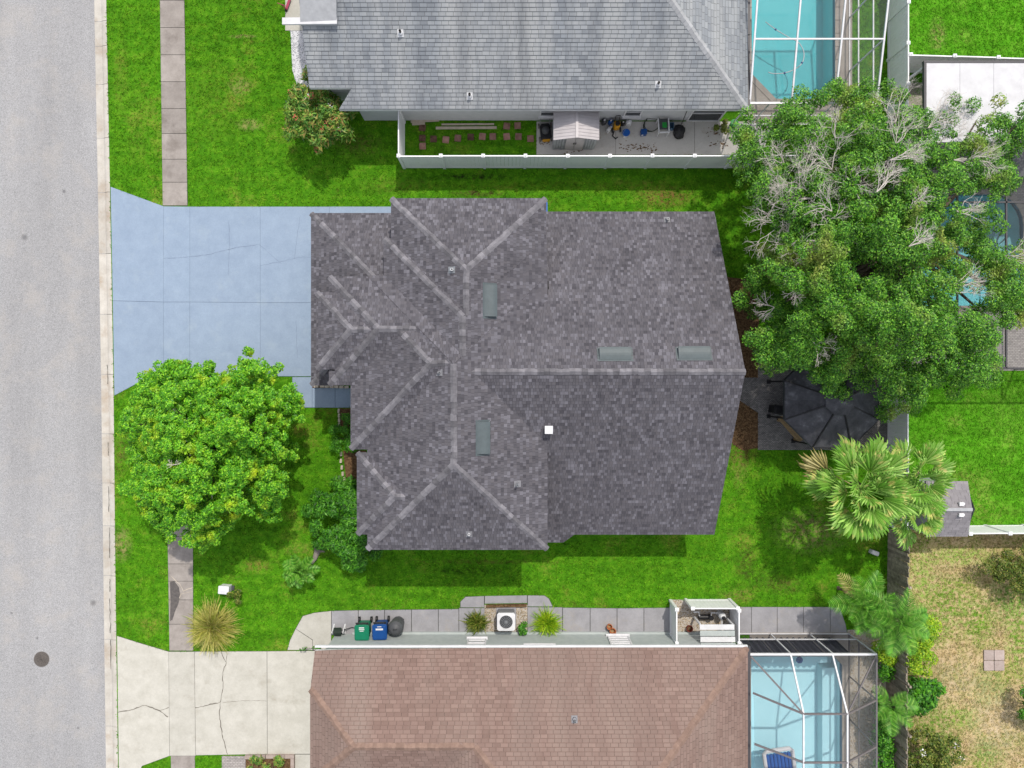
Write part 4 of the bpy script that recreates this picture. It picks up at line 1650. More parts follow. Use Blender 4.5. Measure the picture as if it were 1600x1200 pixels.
for i in range(3):
    for z0, z1 in ((.05, .78), (.78, 2.6)):
        pan.append([(px_[i], ye, z0), (px_[i + 1], ye, z0), (px_[i + 1], ye, z1), (px_[i], ye, z1)])
ey = [ye, -13.95, -16.0, -18.1, -20.3]
for a, b in zip(ey[:-1], ey[1:]):
    pan.append([(xe, a, .05), (xe, b, .05), (xe, b, 2.6), (xe, a, 2.6)])
pan.append([(10.5, ye, 2.6), (12.3, ye, 2.6), (12.3, rows[0], 4.0)])
pan.append([(12.3, ye, 2.6), (14.15, ye, 2.6), (14.15, rows[0], 4.0), (12.3, rows[0], 4.0)])
pan.append([(14.15, ye, 2.6), (xe, ye, 2.6), (14.15, rows[0], 4.0)])
pan.append([(xe, ye, 2.6), (xe, rows[0], 2.6), (14.15, rows[0], 4.0)])
pan.append([(10.5, ye - .1, 2.6), (12.3, rows[0], 4.0), (10.5, rows[0] + .45, 3.0)])
for a, b in zip(rows[:-1], rows[1:]):
    pan.append([(12.3, a, 4.0), (14.15, a, 4.0), (14.15, b, 4.0), (12.3, b, 4.0)])
    pan.append([(14.15, a, 4.0), (xe, a, 2.6), (xe, b, 2.6), (14.15, b, 4.0)])
    pan.append([(10.5, a + .4, 3.1), (12.3, a, 4.0), (12.3, b, 4.0), (10.5, b + .4, 3.2)])
cg = cage('screen cage with raised middle over the light blue pool at the bottom right', 'bronze_frame', 'screen', mem, pan, (13.3, -16, 0), dark=range(6))
for p, q, w in mem_w:
    mb = MB()
    mb.beam(p, q, w)
    mb.build('beam', 'white_frame', cg)
# dark grey cage of the east neighbour, mostly under the big tree
mem, pan = [], []
gx_ = [19.6, 21.75, 24.0, 26.6]
gy_ = [11.3, 8.0, 4.4, .7]
for x in gx_:
    mem.append(((x, gy_[0], 2.7), (x, gy_[-1], 2.7), .07))
    mem.append(((x, gy_[-1], 0), (x, gy_[-1], 2.7), .06))
for y_ in gy_:
    mem.append(((gx_[0], y_, 2.7), (gx_[-1], y_, 2.7), .07))
    mem.append(((gx_[0], y_, 0), (gx_[0], y_, 2.7), .06))
mem.append(((gx_[0], .7, .9), (gx_[-1], .7, .9), .05))
mem.append(((gx_[1], gy_[0], 2.72), (gx_[2], gy_[1], 2.72), .05))
for i in range(3):
    for j in range(3):
        pan.append([(gx_[i], gy_[j], 2.7), (gx_[i + 1], gy_[j], 2.7), (gx_[i + 1], gy_[j + 1], 2.7), (gx_[i], gy_[j + 1], 2.7)])
    pan.append([(gx_[i], .7, .05), (gx_[i + 1], .7, .05), (gx_[i + 1], .7, 2.7), (gx_[i], .7, 2.7)])
    pan.append([(gx_[0], gy_[i], .05), (gx_[0], gy_[i + 1], .05), (gx_[0], gy_[i + 1], 2.7), (gx_[0], gy_[i], 2.7)])
cage('dark framed screen cage behind the big tree at the right edge', 'dark_bronze', 'screen', mem, pan, (22, 6, 0))
# flat dark roofed lanai bay of that house
mb = MB()
mb.box((24.9, 10.2, 2.95), (6.2, 2.3, .12))
o = thing('lanai_roof', 'flat dark grey patio roof below the white one at the right edge', 'patio roof', (24.9, 10.2, 0))
mb.build('roof_slab', 'grey_plastic', o)
mb = MB()
for x in (21.9, 24.8, 27.8):
    mb.box((x, 9.2, 1.44), (.1, .1, 2.88))
mb.build('post', 'dark_bronze', o)
# flat white patio roof
o = thing('patio_roof', 'flat white patio roof beside the bright lawn at the top right', 'patio roof', (21, 12.8, 0))
z = 2.85
x0, x1 = P(1447, 0, z).x, 30
y0, y1 = P(0, 222, z).y, P(0, 98, z).y
for k in range(8):
    mb = MB()
    w = (x1 - x0) / 8
    mb.box((x0 + w * (k + .5), (y0 + y1) / 2, z - .05), (w - .012, y1 - y0, .1))
    mb.build('roof_panel', 'white_roof', o)
mb = MB()
mb.box(((x0 + x1) / 2, y1 + .04, z - .06), (x1 - x0 + .2, .1, .16))
mb.box((x0 - .04, (y0 + y1) / 2, z - .06), (.1, y1 - y0, .16))
mb.build('gutter', 'dark_bronze', o)
mb = MB()
for x in (x0 + .05, 24.5):
    for y_ in (y0 + .1, y1 - .1):
        mb.box((x, y_, 1.35), (.1, .1, 2.7))
mb.build('post', 'white_paint', o)
sheet('patio_slab', [(18.2, 11.3), (30, 11.3), (30, 14.4), (18.2, 14.4)], [], .03, 'deck_concrete', kind='structure')

# corrugated privacy sheets inside the bronze cage
cs = thing('privacy_screen', 'row of wavy grey corrugated sheets standing inside the bottom pool cage', 'privacy screen', (13, -12.1, 0))
for k in range(4):
    mb = MB()
    n = 22
    xa, xb = 10.75 + 1.17 * k, 10.75 + 1.17 * k + 1.13
    vs = []
    for i in range(n + 1):
        x = xa + (xb - xa) * i / n
        y_ = -12.14 + .055 * math.sin((x - 10.75) * 2 * math.pi / .29)
        vs += [(x, y_, .05), (x, y_ - .12, 1.75)]
    fs = [(2 * i, 2 * i + 2, 2 * i + 3, 2 * i + 1) for i in range(n)]
    mb.add(vs, fs)
    mb.build('corrugated_sheet', 'corrugated', cs)

# floats and hose in the pools
fl = thing('pool_float', 'blue and white lounge float lying on the light blue pool', 'pool float', tuple(P(1217, 1190, 0)), R(8))
for k in range(7):
    mb = MB()
    mb.tube([(-.52 + .17 * k, -.75, .06), (-.52 + .17 * k, .42, .06)], .085, 8)
    mb.build('float_rib', 'bright_blue', fl, True)
mb = MB()
mb.tube([(-.68, -.8, .07), (-.68, .5, .08), (-.55, .62, .1), (.55, .62, .1), (.68, .5, .08), (.68, -.8, .07)], .1, 8)
mb.build('float_rim', 'white_roof', fl, True)
fl = thing('chlorine_floater', 'small dark blue dispenser floating near the wavy sheets', 'pool floater', tuple(P(1249, 1031, -.05)))
mb = MB()
mb.lathe((0, 0, -.04), [(.12, 0), (.17, .05), (.15, .09), (.06, .12), (.05, .17)], 14)
mb.build('float_ring', 'blue_plastic', fl, True)
ph = thing('pool_hose', 'thin white cleaner hose curling on the turquoise pool', 'hose', tuple(P(1210, 60, 0)))
pts = [P(*q, -.03) for q in ((1196, 34), (1212, 46), (1232, 58), (1247, 66), (1255, 78), (1256, 90), (1252, 100), (1242, 108), (1226, 114), (1208, 115), (1199, 112))]
sm = []
for i in range(len(pts) - 1):
    for k in range(4):
        t_ = k / 4
        p0, p1, p2, p3 = pts[max(i - 1, 0)], pts[i], pts[i + 1], pts[min(i + 2, len(pts) - 1)]
        sm.append(.5 * ((2 * p1) + (p2 - p0) * t_ + (2 * p0 - 5 * p1 + 4 * p2 - p3) * t_ ** 2 + (3 * p1 - p0 - 3 * p2 + p3) * t_ ** 3))
mb = MB()
mb.tube(sm, .022, 6)
mb.build('hose_line', 'white_roof', ph)
for q in ((1212, 46), (1253, 98), (1226, 114)):
    mb = MB()
    c = P(*q, -.03)
    mb.lathe((c.x, c.y, c.z - .03), [(.03, 0), (.06, .03), (.03, .07)], 8)
    mb.build('hose_float', 'blue_plastic', ph)

# ------------------------------------------------------------------ gazebo and patio things
GC = Vector((P(1300, 625, 2.3).x, P(1300, 625, 2.3).y, 0))
gz = thing('gazebo', 'black octagonal canopy gazebo on the paver patio under the big tree', 'gazebo', tuple(GC))
rad = 80 * (H - 2.3) / F
ring = [Vector((rad * math.cos(R(22.5 + 45 * k)), rad * math.sin(R(22.5 + 45 * k)), 2.3)) for k in range(8)]
apex = Vector((0, 0, 3.25))
for k in range(8):
    a, b = ring[k], ring[(k + 1) % 8]
    mb = MB()
    n = 5
    rowsv = []
    for i in range(n + 1):
        t_ = i / n
        L_, R_ = a.lerp(apex, t_), b.lerp(apex, t_)
        rowsv.append([L_, L_.lerp(R_, .5) - Vector((0, 0, .09 * math.sin(math.pi * min(1, t_ + .15)) * (1 - t_))), R_])
    vs = [v for r_ in rowsv for v in r_]
    fs = []
    for i in range(n):
        for j in range(2):
            o_ = i * 3 + j
            fs.append((o_, o_ + 1, o_ + 4, o_ + 3))
    mb.add(vs, fs)
    # valance
    mb.add([a, b, b - Vector((0, 0, .22)), a - Vector((0, 0, .22))], [(3, 2, 1, 0)])
    mb.build('canopy_panel', 'canopy_cloth', gz, True)
for k in range(8):
    mb = MB()
    mb.beam(ring[k] + Vector((0, 0, .02)), apex + Vector((0, 0, .03)), .055)
    mb.build('canopy_rib', 'black_plastic', gz, True)
    mb = MB()
    p = ring[k] * .95
    mb.tube([(p.x, p.y, 0), (p.x, p.y, 2.2)], .035, 8)
    mb.box((p.x, p.y, .02), (.2, .2, .04))
    mb.build('post', 'black_plastic', gz, True)
# vented top cap
mb = MB()
mb.add([r_ * .3 + Vector((0, 0, 2.35)) for r_ in [Vector((v.x, v.y, .0)) for v in ring]] + [Vector((0, 0, 3.42))], [(k, (k + 1) % 8, 8) for k in range(8)])
mb.v = [(v[0], v[1], v[2] + (.75 if v[2] < 3 else 0)) for v in mb.v]
mb.build('canopy_top', 'canopy_cloth', gz, True)
mb = MB()
mb.lathe((0, 0, 3.4), [(.04, 0), (.05, .06), (.01, .12)], 10)
mb.build('finial', 'black_plastic', gz, True)

bn = thing('bench', 'weathered wooden bench beside the gazebo posts', 'bench', tuple(P(1231, 668, 0)), R(-49))
mb = MB()
for k in range(3):
    mb.box((0, -.14 + .14 * k, .45), (1.5, .125, .04))
mb.build('seat', 'wicker', bn, True)
for x in (-.6, .6):
    mb = MB()
    mb.box((x, 0, .215), (.08, .38, .43))
    mb.build('leg', 'wicker', bn, True)
gr = thing('grill', 'dark barbecue grill standing beside the gazebo at the patio edge', 'grill', tuple(P(1211, 640, 0)), R(-10))
mb = MB()
mb.rbox((0, 0, .75), (.75, .42, .25), .06)
mb.rbox((0, 0, .93), (.7, .38, .12), .1)
bevel(mb.build('firebox', 'black_plastic', gr, True), .03)
for x in (-.3, .3):
    mb = MB()
    mb.box((x, 0, .31), (.05, .35, .62))
    mb.build('leg', 'black_plastic', gr, True)
mb = MB()
mb.tube([(-.3, -.25, .95), (.3, -.25, .95)], .018, 6)
mb.build('handle', 'galvanised', gr, True)

# ------------------------------------------------------------------ small grey roofed shed at the right
sd = thing('garden_shed', 'small garden shed with grey gabled roof behind the palms', 'shed', tuple(P(1480, 795, 0)))
a0, a1 = P(1448, 0, 2.1).x, P(1512, 0, 2.0).x
b0, b1 = P(0, 838, 2.0).y, P(0, 752, 2.0).y
rz_, bm2 = 2.75, (P(0, 796, 2.75).y)
xr = P(1519, 0, 2.75).x
rb = MB()
shg = MB()
for pl in ([Vector((a0, b0, 2.0)), Vector((a1, b0, 2.0)), Vector((xr, bm2, rz_)), Vector((a0, bm2, rz_))], [Vector((xr, bm2, rz_)), Vector((a1, b1, 2.0)), Vector((a0, b1, 2.0)), Vector((a0, bm2, rz_))]):
    rb.add(pl + [v - Vector((0, 0, .06)) for v in pl], [(0, 1, 2, 3), (7, 6, 5, 4), (0, 4, 5, 1), (1, 5, 6, 2), (2, 6, 7, 3), (3, 7, 4, 0)])
    shingle_plane(shg, pl, .14, .3, .34)
r_o = rb.build('roof', 'roof_deck', sd)
shg.build('shingles', 'shed_shingles', r_o, kind='stuff')
mb = MB()
mb.beam((a0, bm2, rz_ + .03), (xr, bm2, rz_ + .03), .14, .03)
mb.build('ridge_cap', 'grey_cap', r_o)
for py in (787, 804):
    c = P(1500, py, 2.6)
    zz = 2.0 + (rz_ - 2.0) * (1 - abs(c.y - bm2) / max(bm2 - b0, b1 - bm2))
    mb = MB()
    mb.box((c.x, c.y, zz + .06), (.2, .16, .1))
    mb.box((c.x + .12, c.y, zz + .03), (.1, .1, .06))
    mb.build('vent', 'white_paint', r_o)
mb = MB()
mb.box(((a0 + a1) / 2, (b0 + b1) / 2, 1.0), (a1 - a0 - .2, b1 - b0 - .2, 2.0))
mb.add([(a1 - .1, b0 + .1, 2), (a1 - .1, b1 - .1, 2), (a1 - .1, bm2, rz_ - .08)], [(0, 1, 2)])
mb.build('wall', 'shed_wall', sd)
mb = MB()
mb.box((a1 - .09, bm2, .95), (.04, .9, 1.8))
mb.build('door', 'white_paint', sd)

# ------------------------------------------------------------------ metal shed and clutter of the north yard
ms = thing('metal_shed', 'small pale metal storage shed with ribbed roof beside the grey house', 'shed', (2.9, 11.8, 0))
sx0, sx1, sy0, sy1 = 1.88, 3.95, 11.05, 12.40
xm = (sx0 + sx1) / 2
for sgn, xa in ((-1, sx0), (1, sx1)):
    mb = MB()
    n = 9
    for k in range(n):
        yk = sy0 + (sy1 - sy0) * (k + .5) / n
        w = (sy1 - sy0) / n
        a, b = Vector((xa, yk, 1.78)), Vector((xm, yk, 2.12))
        mb.beam(a, b, w - .004, .02)
        mb.beam(a + Vector((0, w * .4, .012)), b + Vector((0, w * .4, .012)), .03, .03)
    mb.build('roof_panel', 'shed_metal', ms)
mb = MB()
mb.beam((xm, sy0 - .01, 2.14), (xm, sy1, 2.14), .12, .03)
mb.build('ridge_cap', 'shed_metal', ms)
wb = MB()
n = 16
fy = sy0 + .16
for k in range(n):
    x = sx0 + .06 + (sx1 - sx0 - .12) * (k + .5) / n
    if abs(x - xm) > .43:
        wb.box((x, fy, .88), ((sx1 - sx0 - .12) / n * .6, .05, 1.74))
wb.box((sx0 + .5, fy + .03, .88), (.86, .02, 1.74))
wb.box((sx1 - .5, fy + .03, .88), (.86, .02, 1.74))
wb.box((sx0 + .06, (fy + sy1) / 2, .88), (.03, sy1 - fy, 1.74))
wb.box((sx1 - .06, (fy + sy1) / 2, .88), (.03, sy1 - fy, 1.74))
wb.add([(sx0 + .05, fy, 1.75), (sx1 - .05, fy, 1.75), (xm, fy, 2.08)], [(0, 1, 2)])
wb.build('wall', 'shed_wall', ms)
for s_ in (-1, 1):
    mb = MB()
    mb.box((xm + s_ * .215, fy - .02, .86), (.41, .03, 1.7))
    d_ = mb.build('door', 'shed_metal', ms)
    mb = MB()
    mb.box((xm + s_ * .05, fy - .05, 1.0), (.03, .05, .16))
    mb.build('handle', 'black_plastic', d_)

mw = thing('lawn_mower', 'black and yellow lawn mower parked beside the metal shed', 'lawn mower', tuple(P(852, 208, 0)), R(95))
mb = MB()
mb.rbox((0, 0, .2), (.75, .5, .16), .12)
bevel(mb.build('mower_deck', 'black_plastic', mw, True), .03)
mb = MB()
mb.lathe((0, 0, .28), [(.17, 0), (.19, .12), (.14, .2), (.05, .24)], 14)
mb.build('engine', 'grey_plastic', mw, True)
for x in (-.32, .32):
    for y_ in (-.29, .29):
        mb = MB()
        mb.tube([(x, y_ - .03, .12), (x, y_ + .03, .12)], .12, 12)
        mb.build('wheel', 'iron', mw, True)
mb = MB()
mb.tube([(.3, -.22, .28), (.85, -.22, .85), (.9, 0, .9), (.85, .22, .85), (.3, .22, .28)], .016, 6)
mb.build('handle', 'galvanised', mw, True)
mb = MB()
mb.rbox((-.42, 0, .2), (.1, .36, .1), .04)
mb.build('front_guard', 'yellow_plastic', mw, True)

pw = thing('pressure_washer', 'yellow pressure washer standing beside the metal shed among jugs', 'pressure washer', tuple(P(962, 201, 0)), R(5))
mb = MB()
mb.rbox((0, .02, .35), (.28, .3, .5), .08)
bevel(mb.build('body', 'yellow_plastic', pw, True), .03)
mb = MB()
mb.rbox((0, .02, .64), (.2, .2, .1), .06)
mb.build('cap', 'black_plastic', pw, True)
for s_ in (-1, 1):
    mb = MB()
    mb.tube([(s_ * .16, -.1, .12), (s_ * .22, -.1, .12)], .12, 12)
    mb.build('wheel', 'black_plastic', pw, True)
mb = MB()
mb.tube([(-.1, .18, .4), (-.1, .26, .95), (.1, .26, .95), (.1, .18, .4)], .02, 6)
mb.build('handle', 'black_plastic', pw, True)
mb = MB()
mb.tube([(-.1, -.15, .1), (-.2, -.35, .06), (-.05, -.5, .04), (.05, -.42, .04)], .03, 6)
mb.build('washer_hose', 'black_plastic', pw, True)


def bucket(label, px, py, mat, r=.16, h=.36, lid=None, cat='bucket', group=None, name='bucket'):
    t = thing(name, label, cat, tuple(P(px, py, 0.03)), random.uniform(0, 6), group)
    mb = MB()
    if lid:
        mb.lathe((0, 0, 0), [(r * .82, 0), (r, h)], 16)
    else:
        mb.lathe((0, 0, 0), [(r * .82, 0), (r, h), (r * .92, h), (r * .78, h * .3)], 16)
    mb.build('pail', mat, t, True)
    if lid:
        mb = MB()
        mb.lathe((0, 0, h), [(r * 1.06, -.03), (r * 1.06, .015), (r * .9, .02), (r * .85, .01)], 16)
        mb.build('lid', lid, t, True)
    mb = MB()
    mb.tube([(r * 1.0 * math.cos(a), .02 + .1 * math.sin(a), h * .8 + r * .7 * math.sin(a)) for a in [math.pi * i / 8 for i in range(9)]], .008, 5)
    mb.build('handle', 'galvanised', t, True)
    return t


def jug(label, px, py, mat, s=1., cap='white_roof', group=None):
    t = thing('jug', label, 'jug', tuple(P(px, py, 0.03)), random.uniform(0, 6), group)
    mb = MB()
    mb.rbox((0, 0, .15 * s), (.2 * s, .16 * s, .3 * s), .04 * s)
    mb.lathe((0, 0, .3 * s), [(.09 * s, 0), (.04 * s, .06 * s), (.035 * s, .1 * s)], 10)
    mb.build('container', mat, t, True)
    mb = MB()
    mb.lathe((0, 0, .39 * s), [(.042 * s, 0), (.042 * s, .04 * s)], 10)
    mb.build('cap', cap, t, True)
    return t


bucket('bright blue lidded bucket on the slab south of the yellow washer', 976.5, 211.5, 'white_paint', .17, .38, 'bright_blue')
bucket('green bucket by the step slab near the sliding screens', 1144, 196, 'lime_plastic', .17, .34, 'lime_plastic')
jug('round blue jug at the wall just right of the metal shed', 953, 193, 'bright_blue', 1.0)
jug('white jug in front of the blue jug by the metal shed', 950, 205, 'white_paint', .95)
jug('small white jug with blue cap left of the yellow washer', 954, 200, 'white_paint', .7, 'bright_blue')
jug('black jug right of the yellow washer against the wall', 972, 195, 'black_plastic', .9)
jug('large white drum lying right of the black jug', 981, 195, 'white_paint', 1.25)
jug('dark green canister just behind the yellow washer', 943, 193, 'grey_plastic', 1.1)
hs = thing('garden_hose', 'pale garden hose looped in a ring against the grey house wall', 'hose', tuple(P(1018, 195, 0.03)))
mb = MB()
pts = []
for k in range(60):
    a = k * .36
    rr_ = .34 + .05 * math.sin(k * .7)
    pts.append((rr_ * 1.2 * math.cos(a), rr_ * math.sin(a), .03 + .004 * k))
mb.tube(pts + [(.5, .2, .1), (.3, .35, .5)], .016, 5)
mb.build('hose_line', 'hose', hs, True)
bx_ = thing('tool_box', 'small blue and white box on the slab below the hose ring', 'box', tuple(P(1004.5, 209, .03)), R(4))
mb = MB()
mb.rbox((0, 0, .14), (.27, .24, .28), .02)
mb.build('box_body', 'blue_plastic', bx_, True)
mb = MB()
mb.box((-.07, -.122, .16), (.09, .01, .1))
mb.build('sticker', 'white_paint', bx_, True)
mb = MB()
mb.rbox((0, 0, .29), (.28, .25, .04), .02)
mb.build('lid', 'blue_plastic', bx_, True)
ct = thing('cart', 'white framed cart with grey top holding a green pad by the wall', 'cart', tuple(P(1033, 203, .03)), R(3))
mb = MB()
for x, y_ in ((-.24, -.32), (.24, -.32), (-.24, .32), (.24, .32)):
    mb.box((x, y_, .3), (.04, .04, .6))
mb.box((0, -.32, .58), (.5, .05, .05))
mb.box((-.24, 0, .58), (.05, .64, .05))
mb.box((.24, 0, .58), (.05, .64, .05))
mb.build('frame', 'white_paint', ct, True)
mb = MB()
mb.box((0, .08, .55), (.44, .5, .03))
mb.build('shelf', 'grey_plastic', ct, True)
mb = MB()
mb.box((.04, .02, .585), (.2, .24, .03))
mb.build('pad', 'lime_plastic', ct, True)
bx2 = thing('crate', 'light blue crate between the white cart and the black bag', 'crate', tuple(P(1047, 199, .03)), R(-6))
mb = MB()
for s_ in (-1, 1):
    mb.box((s_ * .12, 0, .13), (.02, .3, .26))
    mb.box((0, s_ * .14, .13), (.22, .02, .26))
mb.box((0, 0, .015), (.22, .26, .03))
mb.build('crate_body', 'pool_tile', bx2, True)
bg = thing('garbage_bag', 'black plastic bag slumped against the wall near the red tool', 'bag', tuple(P(1060, 207, .03)))
mb = MB()
vs = []
for i, (r_, z_) in enumerate(((.24, 0), (.3, .1), (.27, .24), (.15, .36), (.05, .42), (.09, .48))):
    for k in range(14):
        a = 2 * math.pi * k / 14
        q = r_ * random.uniform(.82, 1.15)
        vs.append((q * math.cos(a), q * 1.1 * math.sin(a), z_))
fs = [(i * 14 + k, i * 14 + (k + 1) % 14, (i + 1) * 14 + (k + 1) % 14, (i + 1) * 14 + k) for i in range(5) for k in range(14)]
mb.add(vs, fs + [tuple(range(70, 84))])
mb.build('sack', 'black_plastic', bg, True)
mb = MB()
mb.lathe((0, 0, .4), [(.06, 0), (.07, .02), (.06, .04)], 10)
mb.build('tie', 'grey_plastic', bg, True)
tl = thing('garden_tool', 'long handled tool with red grip leaning on the house wall', 'tool', tuple(P(1062, 200, .03)))
mb = MB()
mb.tube([(0, 0, .05), (.06, .38, 1.25)], .016, 6)
mb.build('shaft', 'black_plastic', tl, True)
mb = MB()
mb.tube([(.06, .38, 1.25), (.075, .46, 1.5)], .035, 8)
mb.build('grip', 'red_plastic', tl, True)
mb = MB()
mb.box((0, -.04, .03), (.26, .12, .05))
mb.build('tool_head', 'black_plastic', tl, True)
# stepping stones and planks in the side yard
k = 0
STEP = ['dirty paver at the top of the leftmost column nearest the fence gate', 'darkest paver in the middle of the leftmost column of stepping stones', 'pale pinkish paver at the bottom of the leftmost column of stepping stones',
        'mostly buried dark paver just right of the leftmost column', 'clean pink paver, second along the row from the leftmost column', 'stained paver, third along the row from the leftmost column',
        'dark sunken paver halfway along the row of stepping stones', 'clean pink paver just right of the dark sunken one', 'stained paver left of the three pairs near the concrete slab',
        'upper pink paver of the left pair near the planks', 'lower pink paver of the left pair near the planks', 'upper pink paver of the pair nearest the concrete slab',
        'lower pink paver of the pair nearest the concrete slab', 'last pink paver touching the edge of the concrete slab']
for i, (zx_, zy_) in enumerate([(1040, 800), (1040, 865), (1042, 915), (1110, 870), (1187, 875), (1262, 865), (1342, 858), (1415, 855), (1480, 855), (1567, 790), (1567, 855), (1635, 787), (1640, 855), (1715, 868)]):
    px, py = 400 + zx_ / 4, zy_ / 4
    o = thing('stepping_stone', STEP[i], 'stepping stone', tuple(P(px, py, 0)), R(random.uniform(-8, 8)), 'stepping stones in the fenced side yard')
    mb = MB()
    mb.rbox((0, 0, .025), (.31, .31, .07), .02)
    mb.build('paver', 'dirty_paver' if i in (1, 3, 6, 0) else 'red_paver', o, True)
for lab, a, b, w in (('short pale plank nearest the fence gate by the house wall', (642, 190), (686, 188), .14), ('short broken pale plank below the other short one', (644, 194), (664, 193), .14),
                     ('longest pale plank lying along the grey house wall', (681, 200.5), (776, 200), .12), ('thin pale plank lying above the longest plank', (690, 195), (772, 194.5), .08)):
    o = thing('plank', lab, 'plank', tuple(P(*a)))
    mb = MB()
    mb.beam(P(*a) + Vector((0, 0, .04)), P(*b) + Vector((0, 0, .05)), w, .04)
    mb.build('board', 'pale_wood', o)
# dry leaf litter on the yard slab
mb = MB()
for k in range(220):
    cx_, cy_ = random.choice(((1003, 230, 14, 5), (985, 228, 3, 3), (1016, 231, 6, 4), (900, 233, 24, 3), (1118, 205, 14, 8), (1125, 225, 18, 10), (850, 222, 8, 6)))[:2], 0
    p = P(cx_[0] + random.gauss(0, 8), cx_[1] + random.gauss(0, 3), .034)
    a = random.uniform(0, 6.28)
    s_ = random.uniform(.02, .06)
    mb.poly([p + Vector((s_ * math.cos(a + q), s_ * .6 * math.sin(a + q), .004 * (i % 2))) for i, q in enumerate((0, 1.6, 3.1, 4.7))])
mb.build('leaf_litter', 'mulch', None, kind='stuff')
# child's pink scooter at the porch
sc = thing('scooter', 'pink and black child scooter on the porch at the top edge', 'scooter', tuple(P(451, 8, .03)), R(70))
mb = MB()
mb.box((0, 0, .1), (.55, .12, .03))
mb.build('deck', 'pink_plastic', sc, True)
mb = MB()
mb.tube([(-.28, 0, .1), (-.36, 0, .7)], .02, 6)
mb.tube([(-.36, -.2, .7), (-.36, .2, .7)], .02, 6)
mb.build('handlebar', 'pink_plastic', sc, True)
for x in (-.3, .3):
    mb = MB()
    mb.tube([(x, -.025, .08), (x, .025, .08)], .08, 12)
    mb.build('wheel', 'black_plastic', sc, True)
mb = MB()
mb.box((-6.45, 0, 0), (.01, .01, .01))

# ------------------------------------------------------------------ things along the south house
def wheelie_bin(label, px, py, mat, lines):
    t = thing('wheelie_bin', label, 'bin', tuple(P(px, py, 0.03)), R(random.uniform(-2, 2)), 'wheeled bins by the south house')
    mb = MB()
    mb.rbox((0, 0, .5), (.64, .64, .86), .07, taper=.82)
    mb.build('body', mat, t, True)
    mb = MB()
    mb.rbox((0, -.02, .955), (.68, .72, .05), .09)
    mb.rbox((0, -.03, .99), (.6, .6, .035), .12)
    ld = bevel(mb.build('lid', mat, t, True), .015)
    mb = MB()
    for dy, w, h_ in lines:
        mb.box((0, .12 + dy, 1.01), (w, h_, .006))
    mb.build('sticker', 'white_paint', ld, True)
    mb = MB()
    mb.tube([(-.3, .4, .9), (.3, .4, .9)], .03, 8)
    mb.box((-.24, .36, .9), (.07, .12, .07))
    mb.box((.24, .36, .9), (.07, .12, .07))
    mb.build('handle', 'black_plastic', t, True)
    for s_ in (-1, 1):
        mb = MB()
        mb.tube([(s_ * .24, .33, .13), (s_ * .33, .33, .13)], .13, 14)
        mb.build('wheel', 'black_plastic', t, True)
    return t


wheelie_bin('green wheeled bin with white sticker beside the south house wall', 572, 977, 'green_plastic', ((.1, .24, .05), (.02, .26, .035), (-.05, .18, .03)))
wheelie_bin('blue wheeled bin with white sticker right of the green bin', 599, 976, 'blue_plastic', ((.12, .2, .03), (0, .34, .08)))
hr = thing('hose_reel', 'hose reel cart with green hose on the walk left of the green bin', 'hose reel', tuple(P(531, 983, .03)), R(90))
for s_ in (-1, 1):
    mb = MB()
    mb.box((0, s_ * .26, .03), (.5, .06, .06))
    mb.box((0, s_ * .26, .25), (.06, .05, .45))
    mb.beam((-.2, s_ * .26, .05), (0, s_ * .26, .48), .05)
    mb.beam((.2, s_ * .26, .05), (0, s_ * .26, .48), .05)
    mb.build('side_frame', 'white_paint', hr, True)
mb = MB()
for k in range(7):
    mb.tube([(.17 * math.cos(a), -.15 + .05 * k + .003 * i, .36 + .17 * math.sin(a)) for i, a in enumerate([2 * math.pi * j / 12 for j in range(13)])], .026, 6)
mb.build('hose_coil', 'hose', hr, True)
mb = MB()
mb.tube([(0, -.24, .36), (0, .24, .36)], .07, 10)
mb.build('drum', 'grey_plastic', hr, True)
mb = MB()
mb.tube([(0, -.28, .36), (.12, -.3, .36), (.12, -.4, .36)], .018, 6)
mb.build('crank', 'black_plastic', hr, True)
mb = MB()
mb.tube([(.05, -.2, .3), (.12, -.6, .1), (.05, -.8, .05), (-.12, -.86, .04), (-.35, -.87, .04)], .018, 6)
mb.build('hose_tail', 'black_plastic', hr, True)
kg = thing('kettle_grill', 'round dark grey kettle grill under a cover right of the blue bin', 'grill', tuple(P(622.5, 972, .03)))
mb = MB()
mb.lathe((0, 0, 0), [(.3, .05), (.33, .4), (.36, .66), (.37, .76), (.33, .88), (.22, .98), (.08, 1.03), (.02, 1.04)], 20)
mb.build('cover', 'grey_plastic', kg, True)
mb = MB()
mb.tube([(-.08, 0, 1.03), (-.06, 0, 1.08), (.06, 0, 1.08), (.08, 0, 1.03)], .015, 6)
mb.build('handle', 'black_plastic', kg, True)
for k in range(3):
    a = 2.1 * k + .5
    mb = MB()
    mb.tube([(.3 * math.cos(a), .3 * math.sin(a), 0), (.24 * math.cos(a), .24 * math.sin(a), .3)], .018, 6)
    mb.build('leg', 'black_plastic', kg, True)

